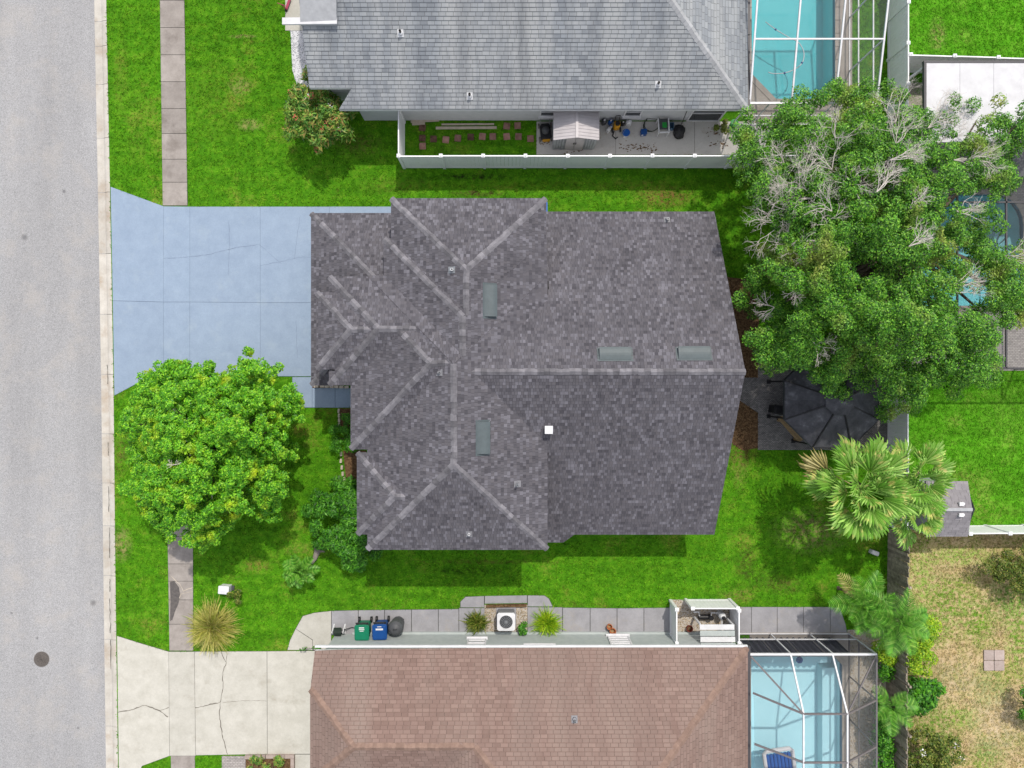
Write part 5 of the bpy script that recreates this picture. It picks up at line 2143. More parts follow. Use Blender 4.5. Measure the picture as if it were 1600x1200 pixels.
ac = thing('air_conditioner', 'white air conditioner unit with round fan grille in the gravel bed', 'air conditioner', tuple(P(791, 963, .01)))
mb = MB()
mb.box((0, .03, .03), (.95, 1.0, .06))
mb.build('pad', 'grey_concrete', ac, True)
mb = MB()
for s_ in (-1, 1):
    for k in range(12):
        mb.box((s_ * .385, 0, .12 + .055 * k), (.02, .74, .03))
        mb.box((0, s_ * .385, .12 + .055 * k), (.74, .02, .03))
mb.build('louvre_side', 'galvanised', ac, True)
mb = MB()
mb.box((0, 0, .42), (.72, .72, .7))
mb.build('coil_box', 'grey_plastic', ac, True)
tb = MB()
n = 32
ro, cs_ = [], []
vs = []
for k in range(n):
    a = 2 * math.pi * k / n + math.pi / n
    ca, sa = math.cos(a), math.sin(a)
    q = .42 / max(abs(ca), abs(sa))
    q = min(q, .55)
    vs += [(q * ca, q * sa, .80), (.31 * ca, .31 * sa, .82), (.3 * ca, .3 * sa, .72), (q * ca, q * sa, .74)]
fs = []
for k in range(n):
    o_, o2 = 4 * k, 4 * ((k + 1) % n)
    fs += [(o_, o_ + 1, o2 + 1, o2)[::-1], (o_ + 1, o_ + 2, o2 + 2, o2 + 1)[::-1], (o_ + 3, o_, o2, o2 + 3)[::-1]]
tb.add(vs, fs)
tb.build('top_cover', 'white_paint', ac, True)
for k in range(5):
    mb = MB()
    a = 2 * math.pi * k / 5
    pts_ = []
    for r_ in (.07, .27):
        for da, dz in ((-.33, .0), (.33, .07)):
            pts_.append((r_ * math.cos(a + da), r_ * math.sin(a + da), .73 + dz - .05))
    mb.add(pts_, [(0, 2, 3, 1)])
    mb.build('fan_blade', 'vent_metal', ac, True)
mb = MB()
for r_ in (.1, .17, .24, .3):
    mb.tube([(r_ * math.cos(a), r_ * math.sin(a), .825) for a in [2 * math.pi * j / 24 for j in range(25)]], .006, 4)
for k in range(8):
    a = math.pi * k / 8
    mb.tube([(-.3 * math.cos(a), -.3 * math.sin(a), .827), (.3 * math.cos(a), .3 * math.sin(a), .827)], .006, 4)
mb.lathe((0, 0, .82), [(.07, 0), (.07, .02)], 12)
mb.build('fan_grille', 'galvanised', ac, True)
mb = MB()
mb.lathe((0, 0, .3), [(.3, 0), (.3, .01)], 20)
o = thing('landscape_timber', 'brown timber edging along the top of the gravel bed', 'edging', tuple(P(792, 946)))
mb = MB()
mb.beam(P(760, 946) + Vector((0, 0, .08)), P(823, 945) + Vector((0, 0, .08)), .12, .14)
mb.build('timber', 'mulch', o)

for lab, px, py, r_ in (('terracotta pot left and behind of the pair on the walk', 951.5, 977, .13), ('terracotta pot right and in front of the pair on the walk', 956.5, 984, .15)):
    o = thing('flower_pot', lab, 'flower pot', tuple(P(px, py, .03)), 0, 'terracotta pots on the south walk')
    mb = MB()
    mb.lathe((0, 0, 0), [(r_ * .65, 0), (r_ * .92, .2), (r_ * 1.05, .2), (r_ * 1.05, .26), (r_ * .88, .26), (r_ * .6, .06)], 18)
    mb.build('pot_body', 'terracotta', o, True)
    mb = MB()
    mb.lathe((0, 0, .05), [(r_ * .72, 0), (r_ * .72, .05)], 14)
    mb.build('soil', 'wicker', o, True)

# screened corner for pool equipment
hE = 1.35
vinyl_fence('short white fence panel standing on the walk west of the pool equipment', [P(1047, 938), P(1047, 989)], hE, 'low white fences round the pool equipment', 1.7)
vinyl_fence('low white fence along the lawn in front of the pool equipment', [P(1071, 936.5), P(1139, 936.5)], hE, 'low white fences round the pool equipment', 2.4)
vinyl_fence('short white fence panel east of the pool equipment beside the pool cage', [P(1141, 940), P(1141, 989)], hE, 'low white fences round the pool equipment', 1.7)
pp = thing('pool_pump', 'black and white pool pump with pipes inside the low white fences', 'pool pump', tuple(P(1100, 962, .01)))
mb = MB()
mb.tube([(-.3, 0, .2), (.12, 0, .2)], .12, 14)
mb.build('motor', 'black_plastic', pp, True)
mb = MB()
mb.lathe((.25, 0, .05), [(.1, 0), (.13, .1), (.13, .3), (.1, .36)], 14)
mb.build('strainer', 'black_plastic', pp, True)
mb = MB()
mb.tube([(.25, 0, .3), (.25, .25, .35), (.75, .25, .35), (.75, -.5, .35)], .035, 8)
mb.tube([(-.3, .1, .3), (-.35, .3, .4), (-.6, .3, .4)], .035, 8)
mb.build('pipe', 'white_paint', pp, True)
pf = thing('pool_filter', 'round white pool filter with black valve inside the low white fences', 'pool filter', tuple(P(1124, 958, .01)))
mb = MB()
mb.lathe((0, 0, 0), [(.16, 0), (.17, .5), (.12, .62), (.05, .66)], 16)
mb.build('tank', 'white_paint', pf, True)
mb = MB()
mb.lathe((0, 0, .66), [(.06, 0), (.09, .05), (.03, .1)], 12)
mb.build('valve', 'black_plastic', pf, True)
bp = thing('flower_pot', 'dark red brown pot on gravel inside the low white fences', 'flower pot', tuple(P(1076, 980, .01)))
mb = MB()
mb.lathe((0, 0, 0), [(.11, 0), (.15, .2), (.16, .24), (.13, .24), (.1, .06)], 16)
mb.build('pot_body', 'brown_pot', bp, True)
mb = MB()
mb.lathe((0, 0, .06), [(.1, 0), (.1, .08)], 12)
mb.build('soil', 'mulch', bp, True)
cb = thing('equipment_cover', 'white boarded sloping cover against the south house beside pool equipment', 'equipment cover', tuple(P(1116, 985, 0)))
z0, z1 = 1.2, 1.45
A0, A1 = P(1093, 975, z0), P(1147, 974, z0)
for k in range(4):
    mb = MB()
    f0, f1 = k / 4 + .01, (k + 1) / 4 - .01
    yb_ = A0.y - 1.05
    ys_ = [A0.y + (yb_ - A0.y) * f for f in (f0, f1)]
    zs_ = [z0 + (z1 - z0) * f for f in (f0, f1)]
    a, b = (A0.x + A1.x) / 2, (A1.x - A0.x)
    mb.beam((A0.x, sum(ys_) / 2, sum(zs_) / 2), (A1.x, sum(ys_) / 2, sum(zs_) / 2), abs(ys_[1] - ys_[0]), .03)
    mb.build('cover_board', 'pale_stucco' if k % 2 else 'white_paint', cb)
mb = MB()
for x in (A0.x + .05, A1.x - .05):
    for y_ in (A0.y - .05, A0.y - .95):
        mb.box((x, y_, .58), (.08, .08, 1.15))
mb.build('leg', 'white_paint', cb)

# ------------------------------------------------------------------ street and front garden
mh = thing('manhole_cover', 'round dark iron manhole cover in the pale road', 'manhole cover', tuple(P(65, 1030, -.1)))
mb = MB()
mb.lathe((0, 0, -.02), [(.37, 0), (.37, .03), (.33, .032)], 32)
mb.build('ring', 'iron', mh, True)
mb = MB()
mb.lathe((0, 0, 0), [(.315, 0), (.315, .018), (.3, .02)], 32)
for r_ in (.08, .16, .24):
    mb.tube([(r_ * math.cos(a), r_ * math.sin(a), .022) for a in [2 * math.pi * j / 24 for j in range(25)]], .012, 4)
for k in range(6):
    a = math.pi * k / 6
    mb.beam((-.28 * math.cos(a), -.28 * math.sin(a), .024), (.28 * math.cos(a), .28 * math.sin(a), .024), .02, .012)
mb.build('lid', 'iron', mh, True)
ub = thing('utility_box', 'small white utility box on the lawn above the straw coloured grass', 'utility box', tuple(P(355, 918)), R(-4))
mb = MB()
mb.rbox((0, 0, .2), (.46, .34, .42), .03)
bevel(mb.build('cabinet', 'white_paint', ub, True), .015)
mb = MB()
mb.rbox((0, 0, .425), (.5, .38, .03), .04)
mb.build('lid', 'white_paint', ub, True)
mb = MB()
mb.box((.3, .02, .05), (.12, .2, .1))
mb.build('conduit', 'grey_plastic', ub, True)
ub2 = thing('utility_box', 'small pale box on the shaded lawn below the fan palms', 'utility box', tuple(P(1363, 862)), R(-20))
mb = MB()
mb.rbox((0, 0, .15), (.36, .2, .3), .05)
mb.build('cabinet', 'grey_stucco', ub2, True)
mb = MB()
mb.rbox((.0, 0, .31), (.3, .16, .03), .05)
mb.build('lid', 'white_paint', ub2, True)
lg = thing('log', 'pale grey weathered stump at the end of the big shrub', 'log', tuple(P(494, 868)), R(65))
mb = MB()
mb.tube([(-.4, .03, .08), (-.15, -.02, .1), (.1, .0, .12), (.28, .02, .14), (.42, -.02, .12)], [.07, .1, .13, .16, .11], 9)
mb.build('trunk', 'log', lg, True)
mb = MB()
mb.tube([(.3, .05, .12), (.38, .22, .06), (.4, .32, .02)], [.08, .06, .02], 7)
mb.tube([(.28, -.06, .1), (.34, -.2, .05), (.33, -.3, .02)], [.08, .05, .02], 7)
mb.build('root', 'log', lg, True)
bb = thing('recycling_bin', 'bright blue bin peeking out from under the eave of the dark roof', 'bin', tuple(P(846, 331)))
mb = MB()
mb.rbox((0, 0, .4), (.45, .5, .8), .06, taper=.85)
mb.build('body', 'bright_blue', bb, True)
mb = MB()
mb.rbox((0, 0, .83), (.5, .56, .06), .07)
mb.build('lid', 'bright_blue', bb, True)
# pale edging stones of the front beds
for lab, pts_ in (('row of pale edging stones below the front walk', [(530, 638), (530.5, 668)]), ('curved row of pale edging stones above the big shrub', [(533, 704), (534, 725), (537, 745), (539, 752)]),
                  ('row of white stones edging the bed by the front door', [(489, 604), (500, 603.5), (515, 604), (546, 605)])):
    o = thing('stone_edging', lab, 'stone edging', tuple(P(*pts_[0])))
    for a, b in zip(pts_[:-1], pts_[1:]):
        A_, B_ = P(*a), P(*b)
        n = max(1, int((B_ - A_).length / .22))
        for k in range(n):
            c_ = A_.lerp(B_, (k + .5) / n)
            mb = MB()
            mb.rbox((c_.x + random.uniform(-.015, .015), c_.y, .05), (.1, .2, .12) if abs((B_ - A_).y) > abs((B_ - A_).x) else (.2, .12, .12), .03, R(random.uniform(-8, 8)), 2)
            mb.build('stone', 'edge_stone', o)
o = thing('planter_border', 'low pale pink block border round the bed at the bottom edge', 'planter border', tuple(P(420, 1181)))
for a, b in (((417, 1180), (461, 1180)), ((458, 1182), (459, 1260)), ((384, 1181), (416, 1181))):
    A_, B_ = P(*a), P(*b)
    n = max(1, int((B_ - A_).length / .42))
    for k in range(n):
        p0_, p1_ = A_.lerp(B_, k / n + .004), A_.lerp(B_, (k + 1) / n - .004)
        mb = MB()
        mb.beam(p0_ + Vector((0, 0, .08)), p1_ + Vector((0, 0, .08)), .16, .16)
        mb.build('block', 'pink_stone', o)
o = thing('stepping_stone', 'large square pinkish slab alone in the dry yard', 'stepping stone', tuple(P(1552, 1031)))
for i in range(2):
    for j in range(2):
        mb = MB()
        mb.rbox((-.25 + .5 * i, -.25 + .5 * j, .03), (.47, .47, .08), .03, R(random.uniform(-2, 2)))
        mb.build('paver', 'pink_stone', o, True)
# ------------------------------------------------------------------ plants
def leaf_cloud(name, centres, radii, n, L, Wd, mat, parent=None, up=.7, flat=.85, kind=None, hollow=.55, **kw):
    """n leaves spread over the outer part of many clumps; every leaf is a bent diamond of its own"""
    centres = np.asarray(centres, float)
    radii = np.asarray(radii, float)
    w = radii ** 2
    idx = RNG.choice(len(centres), n, p=w / w.sum())
    d = RNG.normal(size=(n, 3))
    d /= np.linalg.norm(d, axis=1)[:, None]
    d[:, 2] = np.where(d[:, 2] < -.3, -d[:, 2], d[:, 2])
    r = radii[idx] * (hollow + (1.08 - hollow) * RNG.random(n) ** .6) * (1 + .15 * np.sin(d[:, 0] * 7 + idx) * np.cos(d[:, 1] * 6 + idx * 2))
    p = centres[idx] + d * r[:, None] * np.array([1, 1, flat])
    nm = d * .6 + np.array([0, 0, up]) + RNG.normal(scale=.38, size=(n, 3))
    nm /= np.linalg.norm(nm, axis=1)[:, None]
    t = d + RNG.normal(scale=.7, size=(n, 3))
    t -= nm * (t * nm).sum(1)[:, None]
    t /= np.linalg.norm(t, axis=1)[:, None] + 1e-9
    b = np.cross(nm, t)
    s = RNG.uniform(.6, 1.3, n)[:, None]
    V = np.empty((n, 4, 3))
    V[:, 0] = p - t * L * .5 * s
    V[:, 1] = p + b * Wd * .5 * s - nm * L * .04
    V[:, 2] = p + t * L * .5 * s - nm * L * .16 * s
    V[:, 3] = p - b * Wd * .5 * s - nm * L * .04
    Q = np.arange(4 * n).reshape(n, 4)
    me = np_mesh(name, V.reshape(-1, 3), Q)
    return link(name, me, mat, parent, kind=kind, **kw)


def crown_points(poly, n, dome, h0, h1, jitter=.25, inner=.35):
    """clump centres filling a crown seen as poly (photo pixels), domed between heights h0 and h1"""
    xs, ys = [p[0] for p in poly], [p[1] for p in poly]
    out = []
    while len(out) < n:
        x, y = RNG.uniform(min(xs), max(xs), 400), RNG.uniform(min(ys), max(ys), 400)
        k = inpoly(x, y, poly)
        x, y = x[k], y[k]
        e = edge_dist(x, y, poly)
        for a, b, d in zip(x, y, e):
            u = min(1, d / dome)
            h = h0 + (h1 - h0) * math.sqrt(max(0, 1 - (1 - u) ** 2))
            if random.random() < inner:
                h = h0 + (h - h0) * random.uniform(.3, .8)
            h += random.gauss(0, jitter)
            out.append(P(a, b, max(.4, h)))
            if len(out) >= n:
                break
    return out


def limbs(mb, base, top, ends, r0, r1, n=6):
    """a trunk and limbs that fork to the clumps"""
    mb.tube([base, base.lerp(top, .5) + Vector((random.uniform(-.1, .1), random.uniform(-.1, .1), 0)), top], [r0 * 1.2, r0, r0 * .85], 9)
    for e in ends:
        m = top.lerp(e, .45) + Vector((random.uniform(-.3, .3), random.uniform(-.3, .3), random.uniform(-.1, .5)))
        st = base.lerp(top, random.uniform(.7, 1.0))
        mb.tube([st, m, e], [r0 * .5, r1 * 1.3, r1 * .4], n)


def twigs(mb, p, d, L, r, depth):
    """bare forking twigs"""
    d = d.normalized()
    q = p + d * L
    mid = p + d * L * .5 + Vector((random.uniform(-.1, .1), random.uniform(-.1, .1), random.uniform(-.05, .1))) * L
    mb.tube([p, mid, q], [r, r * .85, r * .65], 4, False)
    if depth == 0:
        return
    k = random.choice((2, 3, 3)) if depth > 1 else 3
    for i in range(k):
        a = d + Vector((random.gauss(0, .55), random.gauss(0, .55), random.gauss(.05, .35)))
        twigs(mb, p.lerp(q, random.uniform(.55, 1)), a, L * random.uniform(.6, .85), r * .62, depth - 1)


# ---- the big tree over the back fence
BT = [(1143, 250), (1152, 214), (1190, 188), (1222, 178), (1262, 142), (1290, 150), (1330, 135), (1352, 152), (1392, 138), (1422, 160), (1446, 190), (1480, 200), (1508, 165), (1536, 160), (1560, 180),
      (1600, 165), (1640, 200), (1560, 230), (1545, 262), (1562, 290), (1536, 320), (1535, 345), (1560, 380), (1600, 392), (1640, 420), (1620, 470), (1590, 490), (1560, 520), (1546, 570), (1512, 604), (1470, 622), (1420, 612), (1392, 636), (1360, 630), (1330, 596), (1290, 592),
      (1246, 560), (1210, 570), (1190, 540), (1200, 490), (1168, 462), (1163, 430), (1200, 400), (1214, 372), (1190, 338), (1196, 300), (1158, 290)]
bt = thing('tree', 'huge dark green tree with bare grey branches over the right fences', 'tree', tuple(P(1362, 395)))
pts = crown_points(BT, 330, 170, 2.9, 7.4, .75, .26)
holes = [(1515, 445, 8), (1370, 415, 20), (1360, 505, 18), (1300, 405, 14), (1395, 565, 12), (1345, 330, 14), (1450, 300, 14), (1270, 330, 14), (1420, 455, 12)]
keep = []
for p in pts:
    s_ = F / (H - p.z)
    x, y = 800 + p.x * s_, 600 - p.y * s_
    if all(math.hypot(x - a, y - b) > r for a, b, r in holes):
        keep.append(p)
subc, subr = [], []
for p in keep:
    r = random.uniform(.5, .95)
    for k in range(5):
        d = Vector((random.gauss(0, 1), random.gauss(0, 1), abs(random.gauss(0, .7)))).normalized()
        subc.append(tuple(p + d * r * random.uniform(.5, 1)))
        subr.append(r * random.uniform(.3, .55))
leaf_cloud('crown', subc, subr, 380000, .095, .046, 'dark_green_leaves', bt, up=.6)
mb = MB()
base = P(1362, 395)
limbs(mb, base, Vector((base.x, base.y, 2.4)), [p - Vector((0, 0, .5)) for p in keep[::5]], .33, .08)
mb.build('trunk', 'bark', bt)
for px, py, h, dx, dy, L, dep in ((1250, 300, 6.6, -1, .4, 1.0, 4), (1215, 355, 5.8, -1, .3, .9, 4), (1235, 330, 6.4, -.9, .9, .9, 4), (1262, 375, 7, .3, -1, .7, 4), (1285, 395, 7.2, .6, .1, .5, 3), (1300, 265, 7, -.6, 1, .9, 4),
                             (1400, 190, 6.6, -.2, 1, 1.0, 4), (1450, 200, 6, .8, .9, 1.0, 4), (1390, 250, 7.8, .8, .3, .8, 4), (1490, 250, 6.6, 1.2, .1, .9, 4),
                             (1520, 245, 6, 1.2, -.1, .8, 3), (1370, 300, 8.4, .5, .8, .7, 4), (1420, 385, 8.5, 1, .6, .6, 4), (1480, 455, 7.4, 1, -.2, .8, 4),
                             (1250, 455, 7, -.5, .2, .5, 4), (1210, 480, 5.5, -.8, .3, .6, 3), (1275, 540, 6, -.2, -.4, .5, 4), (1570, 400, 5.6, 1, .2, .7, 3),
                             (1225, 255, 6, -.9, .5, .7, 3), (1270, 310, 6.8, -1, -.1, .8, 4), (1240, 385, 6.2, -1, .1, .8, 4), (1290, 350, 7, -.3, -.8, .7, 4), (1255, 265, 6.4, .2, 1, .8, 4), (1400, 225, 6.8, .6, .8, .8, 4), (1465, 225, 6, .4, 1, .7, 4), (1320, 300, 7.4, .3, .9, .7, 4), (1230, 300, 6, -1, .9, .9, 4), (1305, 215, 6.6, -.4, .9, .7, 4), (1495, 330, 7.4, .9, .5, .6, 3), (1300, 330, 7.6, -.7, .6, .7, 4), (1420, 330, 8.2, .4, .9, .6, 3)):
    mb = MB()
    for k in range(4):
        twigs(mb, P(px, py, h + .1), Vector((dx + random.gauss(0, .6), dy + random.gauss(0, .6), .35)), L * .72, .014, dep)
    mb.build('bare_branch', 'dead_twig', bt)

# ---- the front tree
FT = [(232, 585), (262, 580), (300, 568), (332, 580), (352, 592), (372, 578), (378, 556), (398, 548), (410, 572), (428, 582), (430, 604), (455, 612), (470, 642), (452, 670), (450, 700), (440, 740), (446, 770), (432, 806), (400, 800), (378, 812),
      (356, 816), (330, 850), (298, 846), (262, 838), (252, 822), (240, 806), (212, 782), (196, 768), (214, 738), (204, 720), (214, 690), (198, 668), (206, 640), (218, 620)]
ft = thing('tree', 'bushy yellow green tree on the front lawn beside the blue driveway', 'tree', tuple(P(345, 685)))
pts = crown_points(FT, 420, 115, 2.2, 5.4, .6, .3)
subc, subr = [], []
for p in pts:
    r = random.uniform(.3, .58)
    for k in range(5):
        d = Vector((random.gauss(0, 1), random.gauss(0, 1), abs(random.gauss(0, .7)))).normalized()
        subc.append(tuple(p + d * r * random.uniform(.5, 1)))
        subr.append(r * random.uniform(.3, .5))
leaf_cloud('crown', subc, subr, 170000, .11, .058, 'yellow_green_leaves', ft, up=.7)
mb = MB()
base = P(345, 685)
limbs(mb, base, Vector((base.x, base.y, 1.7)), [p - Vector((0, 0, .3)) for p in pts[::5]], .17, .045)
mb.build('trunk', 'bark', ft)
for px, py, h, dx, dy in ((240, 667, 4.9, 1, -.05), (324, 802, 4.6, .3, 1), (284, 722, 5.5, -.2, -.1)):
    mb = MB()
    twigs(mb, P(px, py, h), Vector((dx, dy, .15)), .9 if px in (240, 324) else .25, .02, 0 if px in (240, 324) else 4)
    mb.build('bare_branch', 'dead_twig', ft)


# ---- shrubs made of leaves
def shrub(label, poly, n, h0, h1, dome, leaves, L, Wd, mat, base, name='shrub', cat='shrub', up=.6, rs=(.2, .4), group=None, extra=None):
    t = thing(name, label, cat, tuple(P(*base)), 0, group)
    pts = crown_points(poly, n, dome, h0, h1, .12, .3)
    leaf_cloud('foliage', [tuple(p) for p in pts], [random.uniform(*rs) for p in pts], leaves, L, Wd, mat, t, up=up)
    mb = MB()
    b = P(*base)
    for p in pts[::max(1, n // 10)]:
        mb.tube([b + Vector((random.uniform(-.1, .1), random.uniform(-.1, .1), 0)), b.lerp(p, .5) + Vector((0, 0, min(.15, h1 * .15))), p], [min(.035, h1 * .04), min(.025, h1 * .03), .006], 5)
    mb.build('stem', 'bark', t)
    if extra:
        for nm, m_, cnt in extra:
            sel = random.sample(pts, min(len(pts), cnt))
            leaf_cloud(nm, [tuple(p + Vector((0, 0, .15))) for p in sel], [.16] * len(sel), cnt * 22, .07, .06, m_, t, up=.8, kind='stuff')
    return t


shrub('large dark green shrub at the southwest corner of the dark roofed house', [(476, 800), (492, 780), (510, 772), (528, 752), (556, 748), (574, 760), (590, 830), (590, 868), (574, 880), (548, 886), (520, 876), (500, 852), (478, 826)],
      80, .4, 1.7, 45, 15000, .19, .055, 'shrub_leaves', (540, 815))
shrub('clipped green hedge plant between the two front beds', [(520, 668), (560, 668), (560, 703), (520, 703)], 20, .3, .6, 20, 3600, .07, .04, 'shrub_leaves', (545, 685), rs=(.15, .25))
shrub('small dark green shrub in the bed below the front walk', [(536, 648), (552, 648), (552, 668), (536, 668)], 6, .2, .4, 10, 700, .09, .04, 'shrub_leaves', (545, 658), rs=(.12, .22))
shrub('flowering shrub with white and rusty blooms at the corner of the grey house', [(445, 150), (470, 128), (485, 110), (505, 138), (525, 148), (548, 168), (555, 190), (548, 210), (520, 215), (505, 235), (485, 242), (462, 225), (448, 205), (450, 180)],
      70, .9, 2.4, 55, 5200, .26, .07, 'mixed_leaves', (500, 182), rs=(.15, .5), up=.35, extra=[('white_bloom', 'white_flowers', 7), ('rusty_bloom', 'red_flowers', 16)])
shrub('leafy shrub growing by the green wall of plants at the right edge', [(1535, 885), (1560, 872), (1600, 858), (1650, 880), (1640, 930), (1590, 925), (1560, 905)], 40, .5, 1.4, 30, 7000, .12, .05, 'olive_leaves', (1585, 895))
shrub('lime yellow bush on the dry yard side of the wooden fence', [(1424, 968), (1450, 962), (1464, 985), (1464, 1020), (1445, 1050), (1420, 1050), (1414, 1010)], 34, .5, 1.9, 24, 5000, .13, .06, 'lime_leaves', (1432, 1005))
shrub('small lime bush between the wooden fence and the pool cage', [(1370, 1008), (1385, 1002), (1396, 1020), (1390, 1042), (1376, 1036)], 14, .4, 1.1, 14, 1500, .13, .05, 'lime_leaves', (1382, 1020))
shrub('dark green vine bush between pool cage and wooden fence', [(1372, 1090), (1386, 1092), (1392, 1130), (1388, 1200), (1372, 1230), (1370, 1160)], 34, .4, 1.4, 14, 4500, .12, .06, 'shrub_leaves', (1381, 1150))
shrub('low green bush at the foot of the fence beside the gravel strip', [(1374, 1040), (1392, 1040), (1392, 1056), (1376, 1056)], 10, .3, .8, 10, 900, .11, .06, 'shrub_leaves', (1384, 1048))
shrub('bush of large green leaves by the fence in the dry yard', [(1415, 1070), (1440, 1062), (1470, 1075), (1465, 1090), (1442, 1110), (1416, 1110)], 22, .4, 1.1, 18, 2200, .24, .10, 'shrub_leaves', (1430, 1088))
shrub('olive bush with pale flowers at the bottom right of the wooden fence', [(1405, 1165), (1430, 1145), (1470, 1140), (1498, 1165), (1500, 1200), (1490, 1240), (1420, 1240)], 50, .5, 1.7, 36, 8000, .13, .06, 'olive_leaves', (1450, 1185), extra=[('pale_bloom', 'white_flowers', 8)])
shrub('dark green bush half cut by the right edge of the dry yard', [(1597, 1075), (1620, 1075), (1620, 1130), (1597, 1128)], 10, .4, 1.1, 14, 1500, .12, .06, 'shrub_leaves', (1610, 1102))
shrub('small green plant beside the air conditioner gravel', [(809, 976), (820, 974), (821, 988), (811, 990)], 5, .2, .4, 8, 420, .1, .05, 'shrub_leaves', (815, 983), rs=(.1, .16))
shrub('reddish croton in the bordered bed at the bottom edge', [(388, 1186), (412, 1182), (440, 1184), (450, 1200), (450, 1240), (390, 1240)], 24, .3, .7, 20, 2600, .13, .045, 'mixed_leaves', (420, 1210), rs=(.14, .26))
shrub('weedy green plant against the slab by the green bucket', [(1118, 192), (1134, 190), (1136, 206), (1120, 208)], 6, .2, .6, 10, 420, .12, .05, 'olive_leaves', (1126, 198), rs=(.1, .18))
shrub('low leafy weed behind the white utility box', [(358, 924), (372, 924), (374, 944), (360, 946)], 6, .15, .35, 10, 420, .12, .05, 'olive_leaves', (366, 935), rs=(.1, .18))
shrub('low green weeds along the driveway edge by the south house', [(462, 1012), (503, 1011), (503, 1015), (462, 1016)], 6, .06, .14, 5, 160, .08, .04, 'shrub_leaves', (490, 1013), rs=(.05, .09))


# ---- tufts of long blades
def blade_clump(label, px, py, n, L, mat, name='ornamental_grass', cat='ornamental grass', spread=.9, wd=.022, h=.55, oval=(1, 1)):
    t = thing(name, label, cat, tuple(P(px, py)))
    b = P(px, py)
    K = 4
    a = RNG.uniform(0, 2 * np.pi, n)
    ln = L * RNG.uniform(.55, 1.1, n)
    el = RNG.uniform(.15, 1.45, n)
    V = np.zeros((n, K * 2, 3))
    bx, by = b.x + RNG.normal(0, .12, n), b.y + RNG.normal(0, .12, n)
    for k in range(K):
        f = k / (K - 1)
        rr_ = ln * np.cos(el) * f * spread + ln * .25 * f * f
        zz = .02 + ln * h * np.sin(el) * f * 2 - ln * .55 * f * f * np.cos(el)
        w = wd * (1 - .85 * f)
        x, y = bx + np.cos(a) * rr_ * oval[0], by + np.sin(a) * rr_ * oval[1]
        V[:, 2 * k] = np.stack([x - np.sin(a) * w, y + np.cos(a) * w, np.maximum(zz, .01)], 1)
        V[:, 2 * k + 1] = np.stack([x + np.sin(a) * w, y - np.cos(a) * w, np.maximum(zz, .01)], 1)
    Q = []
    for k in range(K - 1):
        Q.append(np.stack([np.arange(n) * K * 2 + 2 * k, np.arange(n) * K * 2 + 2 * k + 1, np.arange(n) * K * 2 + 2 * k + 3, np.arange(n) * K * 2 + 2 * k + 2], 1))
    link('blades', np_mesh('blades', V.reshape(-1, 3), np.concatenate(Q)), mat, t)
    return t


blade_clump('round clump of straw coloured ornamental grass on the lawn by the pale driveway', 335, 978, 1700, 1.2, 'straw_blades', wd=.026)
blade_clump('green spiky plant on the walk left of the air conditioner', 745, 972, 380, .62, 'olive_leaves', 'spiky_plant', 'plant', wd=.03)
blade_clump('larger yellow green spiky plant right of the air conditioner', 854, 972, 480, .78, 'lime_leaves', 'spiky_plant', 'plant', wd=.026)

# ---- palms
def fan_frond(seed, n=26, L=.72, pet=.85, droop=.5, sp=82):
    """a fan palm leaf: stalk along +x, then folded segments with drooping split tips"""
    rs = random.Random(seed)
    mb = MB()
    pe = MB()
    pe.tube([(0, 0, 0), (pet * .5, 0, .06), (pet, 0, .05)], [.02, .016, .012], 4)
    for i in range(n):
        a = R(-sp + 2 * sp * i / (n - 1))
        l = L * (1 - .28 * abs(i / (n - 1) - .5) * 2) * rs.uniform(.85, 1.1)
        da = R(2 * sp / (n - 1)) * .52
        z0 = .05 + (.03 if i % 2 else 0)
        mids = []
        for f, wf, dz in ((.1, 1, 0), (.74, 1, -.03), (.9, .6, -droop * .2), (1.0, .06, -droop * rs.uniform(.4, .9))):
            r = l * f
            w = math.sin(da) * l * min(f, .74) * wf * 1.08
            x, y = pet + r * math.cos(a), r * math.sin(a)
            nx, ny = -math.sin(a), math.cos(a)
            z = z0 + .1 * f + dz * l
            mids += [(x - nx * w, y - ny * w, z - .03), (x, y, z), (x + nx * w, y + ny * w, z - .03)]
        fs = []
        for k in range(3):
            o_ = 3 * k
            fs += [(o_, o_ + 3, o_ + 4, o_ + 1), (o_ + 1, o_ + 4, o_ + 5, o_ + 2)]
        mb.add(mids, fs)
    o_ = len(mb.v)
    mb.v += pe.v
    mb.f += [tuple(i + o_ for i in f) for f in pe.f]
    return mb.mesh('frond')


def feather_frond(seed, L=1.5, n=22, lw=.36, droop=.5):
    rs = random.Random(seed)
    mb = MB()
    pts = []
    for k in range(9):
        f = k / 8
        pts.append(Vector((L * f * (1 - .1 * f), 0, L * (.28 * f - droop * f * f))))
    mb.tube(pts, [.016 * (1 - .7 * k / 8) for k in range(9)], 4, False)
    for i in range(n):
        f = .18 + .8 * i / (n - 1)
        k = min(7, int(f * 8))
        b = pts[k].lerp(pts[k + 1], f * 8 - k)
        l = lw * math.sin(math.pi * (.15 + .8 * f)) * rs.uniform(.85, 1.1) + .06
        for s_ in (-1, 1):
            d = Vector((.62, s_, .12)).normalized() * l
            w = Vector((.016, -s_ * .011, 0))
            t_ = b + d + Vector((0, 0, -l * .22))
            m = b + d * .5 + Vector((0, 0, .02))
            mb.add([b - w, b + w, m + w * 1.2, m - w * 1.2, t_], [(0, 1, 2, 3), (3, 2, 4)])
    return mb.mesh('frond')


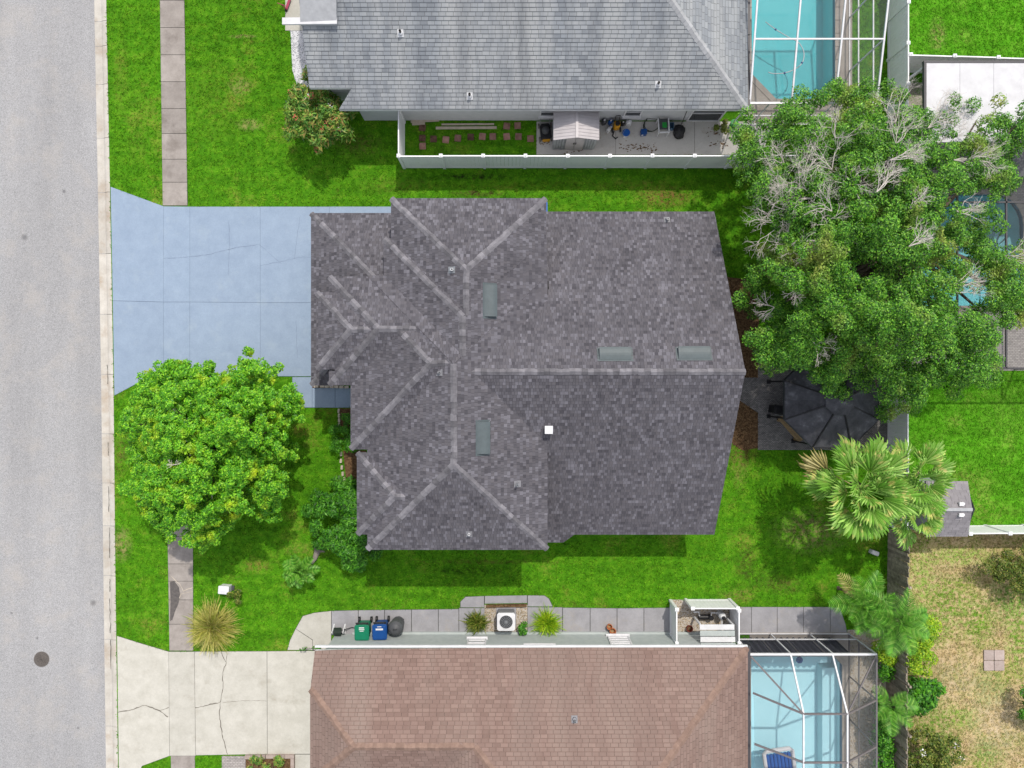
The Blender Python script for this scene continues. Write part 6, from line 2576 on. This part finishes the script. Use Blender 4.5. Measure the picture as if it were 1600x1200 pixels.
FAN = [fan_frond(s, 17, .92, .8, .22 + .08 * (s % 3), 58 + 8 * (s % 2)) for s in range(4)]
FAND = [fan_frond(20 + s, 15, .85, .85, .6, 50) for s in range(2)]
FEA = [feather_frond(s, 1.55, 17, .52, .42) for s in range(3)]
FEAD = [feather_frond(60 + s, 1.4, 17, .4, .6) for s in range(2)]
FES = [feather_frond(30 + s, .75, 16, .2, .5) for s in range(2)]


def palm(label, px, py, h, n, meshes, mat, scale=1., trunk=.12, dead=0, name='palm_tree', els=(-.35, 1.25), cat='palm tree', trunk_base=None):
    b = P(px, py, h)
    base = Vector((b.x, b.y, 0)) if trunk_base is None else P(*trunk_base)
    t = thing(name, label, cat, tuple(base))
    mb = MB()
    pts = [base.lerp(b, f) + Vector((.05 * math.sin(f * 3), 0, 0)) for f in (0, .3, .6, .9, 1)]
    mb.tube(pts, [trunk * 1.25, trunk, trunk * .95, trunk, trunk * .5], 10)
    mb.build('trunk', 'bark', t)
    for k in range(n):
        f = (k + .5) / n
        az = k * 2.39996 + random.uniform(-.25, .25)
        el = els[0] + (els[1] - els[0]) * f ** 1.1 + random.uniform(-.1, .1)
        s_ = scale * random.uniform(.85, 1.12) * (1 - .3 * f)
        m = Matrix.Translation(b + Vector((0, 0, -.25 + .3 * f))) @ Matrix.Rotation(az, 4, 'Z') @ Matrix.Rotation(-el, 4, 'Y') @ Matrix.Rotation(random.uniform(-.45, .45), 4, 'X') @ Matrix.Scale(s_, 4)
        dd_ = k < dead
        inst('frond', random.choice((FAND if meshes is FAN else FEAD if meshes is FEA else meshes) if dd_ else meshes), t, m)
    return t


for ms_, m_ in ((FAN, 'palm_fronds'), (FAND, 'dry_fronds'), (FEA, 'green_fronds'), (FEAD, 'dry_fronds'), (FES, 'green_fronds')):
    for me in ms_:
        me.materials.append(mt(m_))
palm('tall fan palm with the widest pale green crown below the gazebo', 1346, 764, 4.3, 30, FAN, 'palm_fronds', 1.5, .16, 2, trunk_base=(1335, 755))
palm('smaller fan palm leaning over the white fence beside the garden shed', 1428, 748, 4.0, 20, FAN, 'palm_fronds', 1.25, .13, 2, trunk_base=(1432, 740))
palm('fan palm between the garden shed and the top of the wooden fence', 1426, 797, 3.6, 15, FAN, 'palm_fronds', 1.1, .12, 1, trunk_base=(1424, 790))
palm('feather palm with straw tips at the corner of the bottom pool cage walk', 1352, 945, 2.6, 22, FEA, 'green_fronds', 1.05, .08, 2, els=(-.1, 1.2))
palm('dark green feather palm arching over the wooden fence', 1404, 972, 3.4, 18, FEA, 'green_fronds', 1.1, .09, 0, els=(-.1, 1.2))
palm('low feather palm in front of the shrubs below the wooden fence', 1384, 986, 1.6, 14, FEA, 'green_fronds', .8, .07, 0, els=(.0, 1.2))
palm('small palm with yellowing fronds alone on the front lawn', 467, 893, 1.1, 15, FES, 'green_fronds', 1.35, .05, 2, els=(.0, 1.2))
palm('slender palm frond plant leaning across the wooden fence further down', 1392, 1105, 1.7, 9, FEA, 'green_fronds', .9, .05, 0, els=(.2, 1.1))
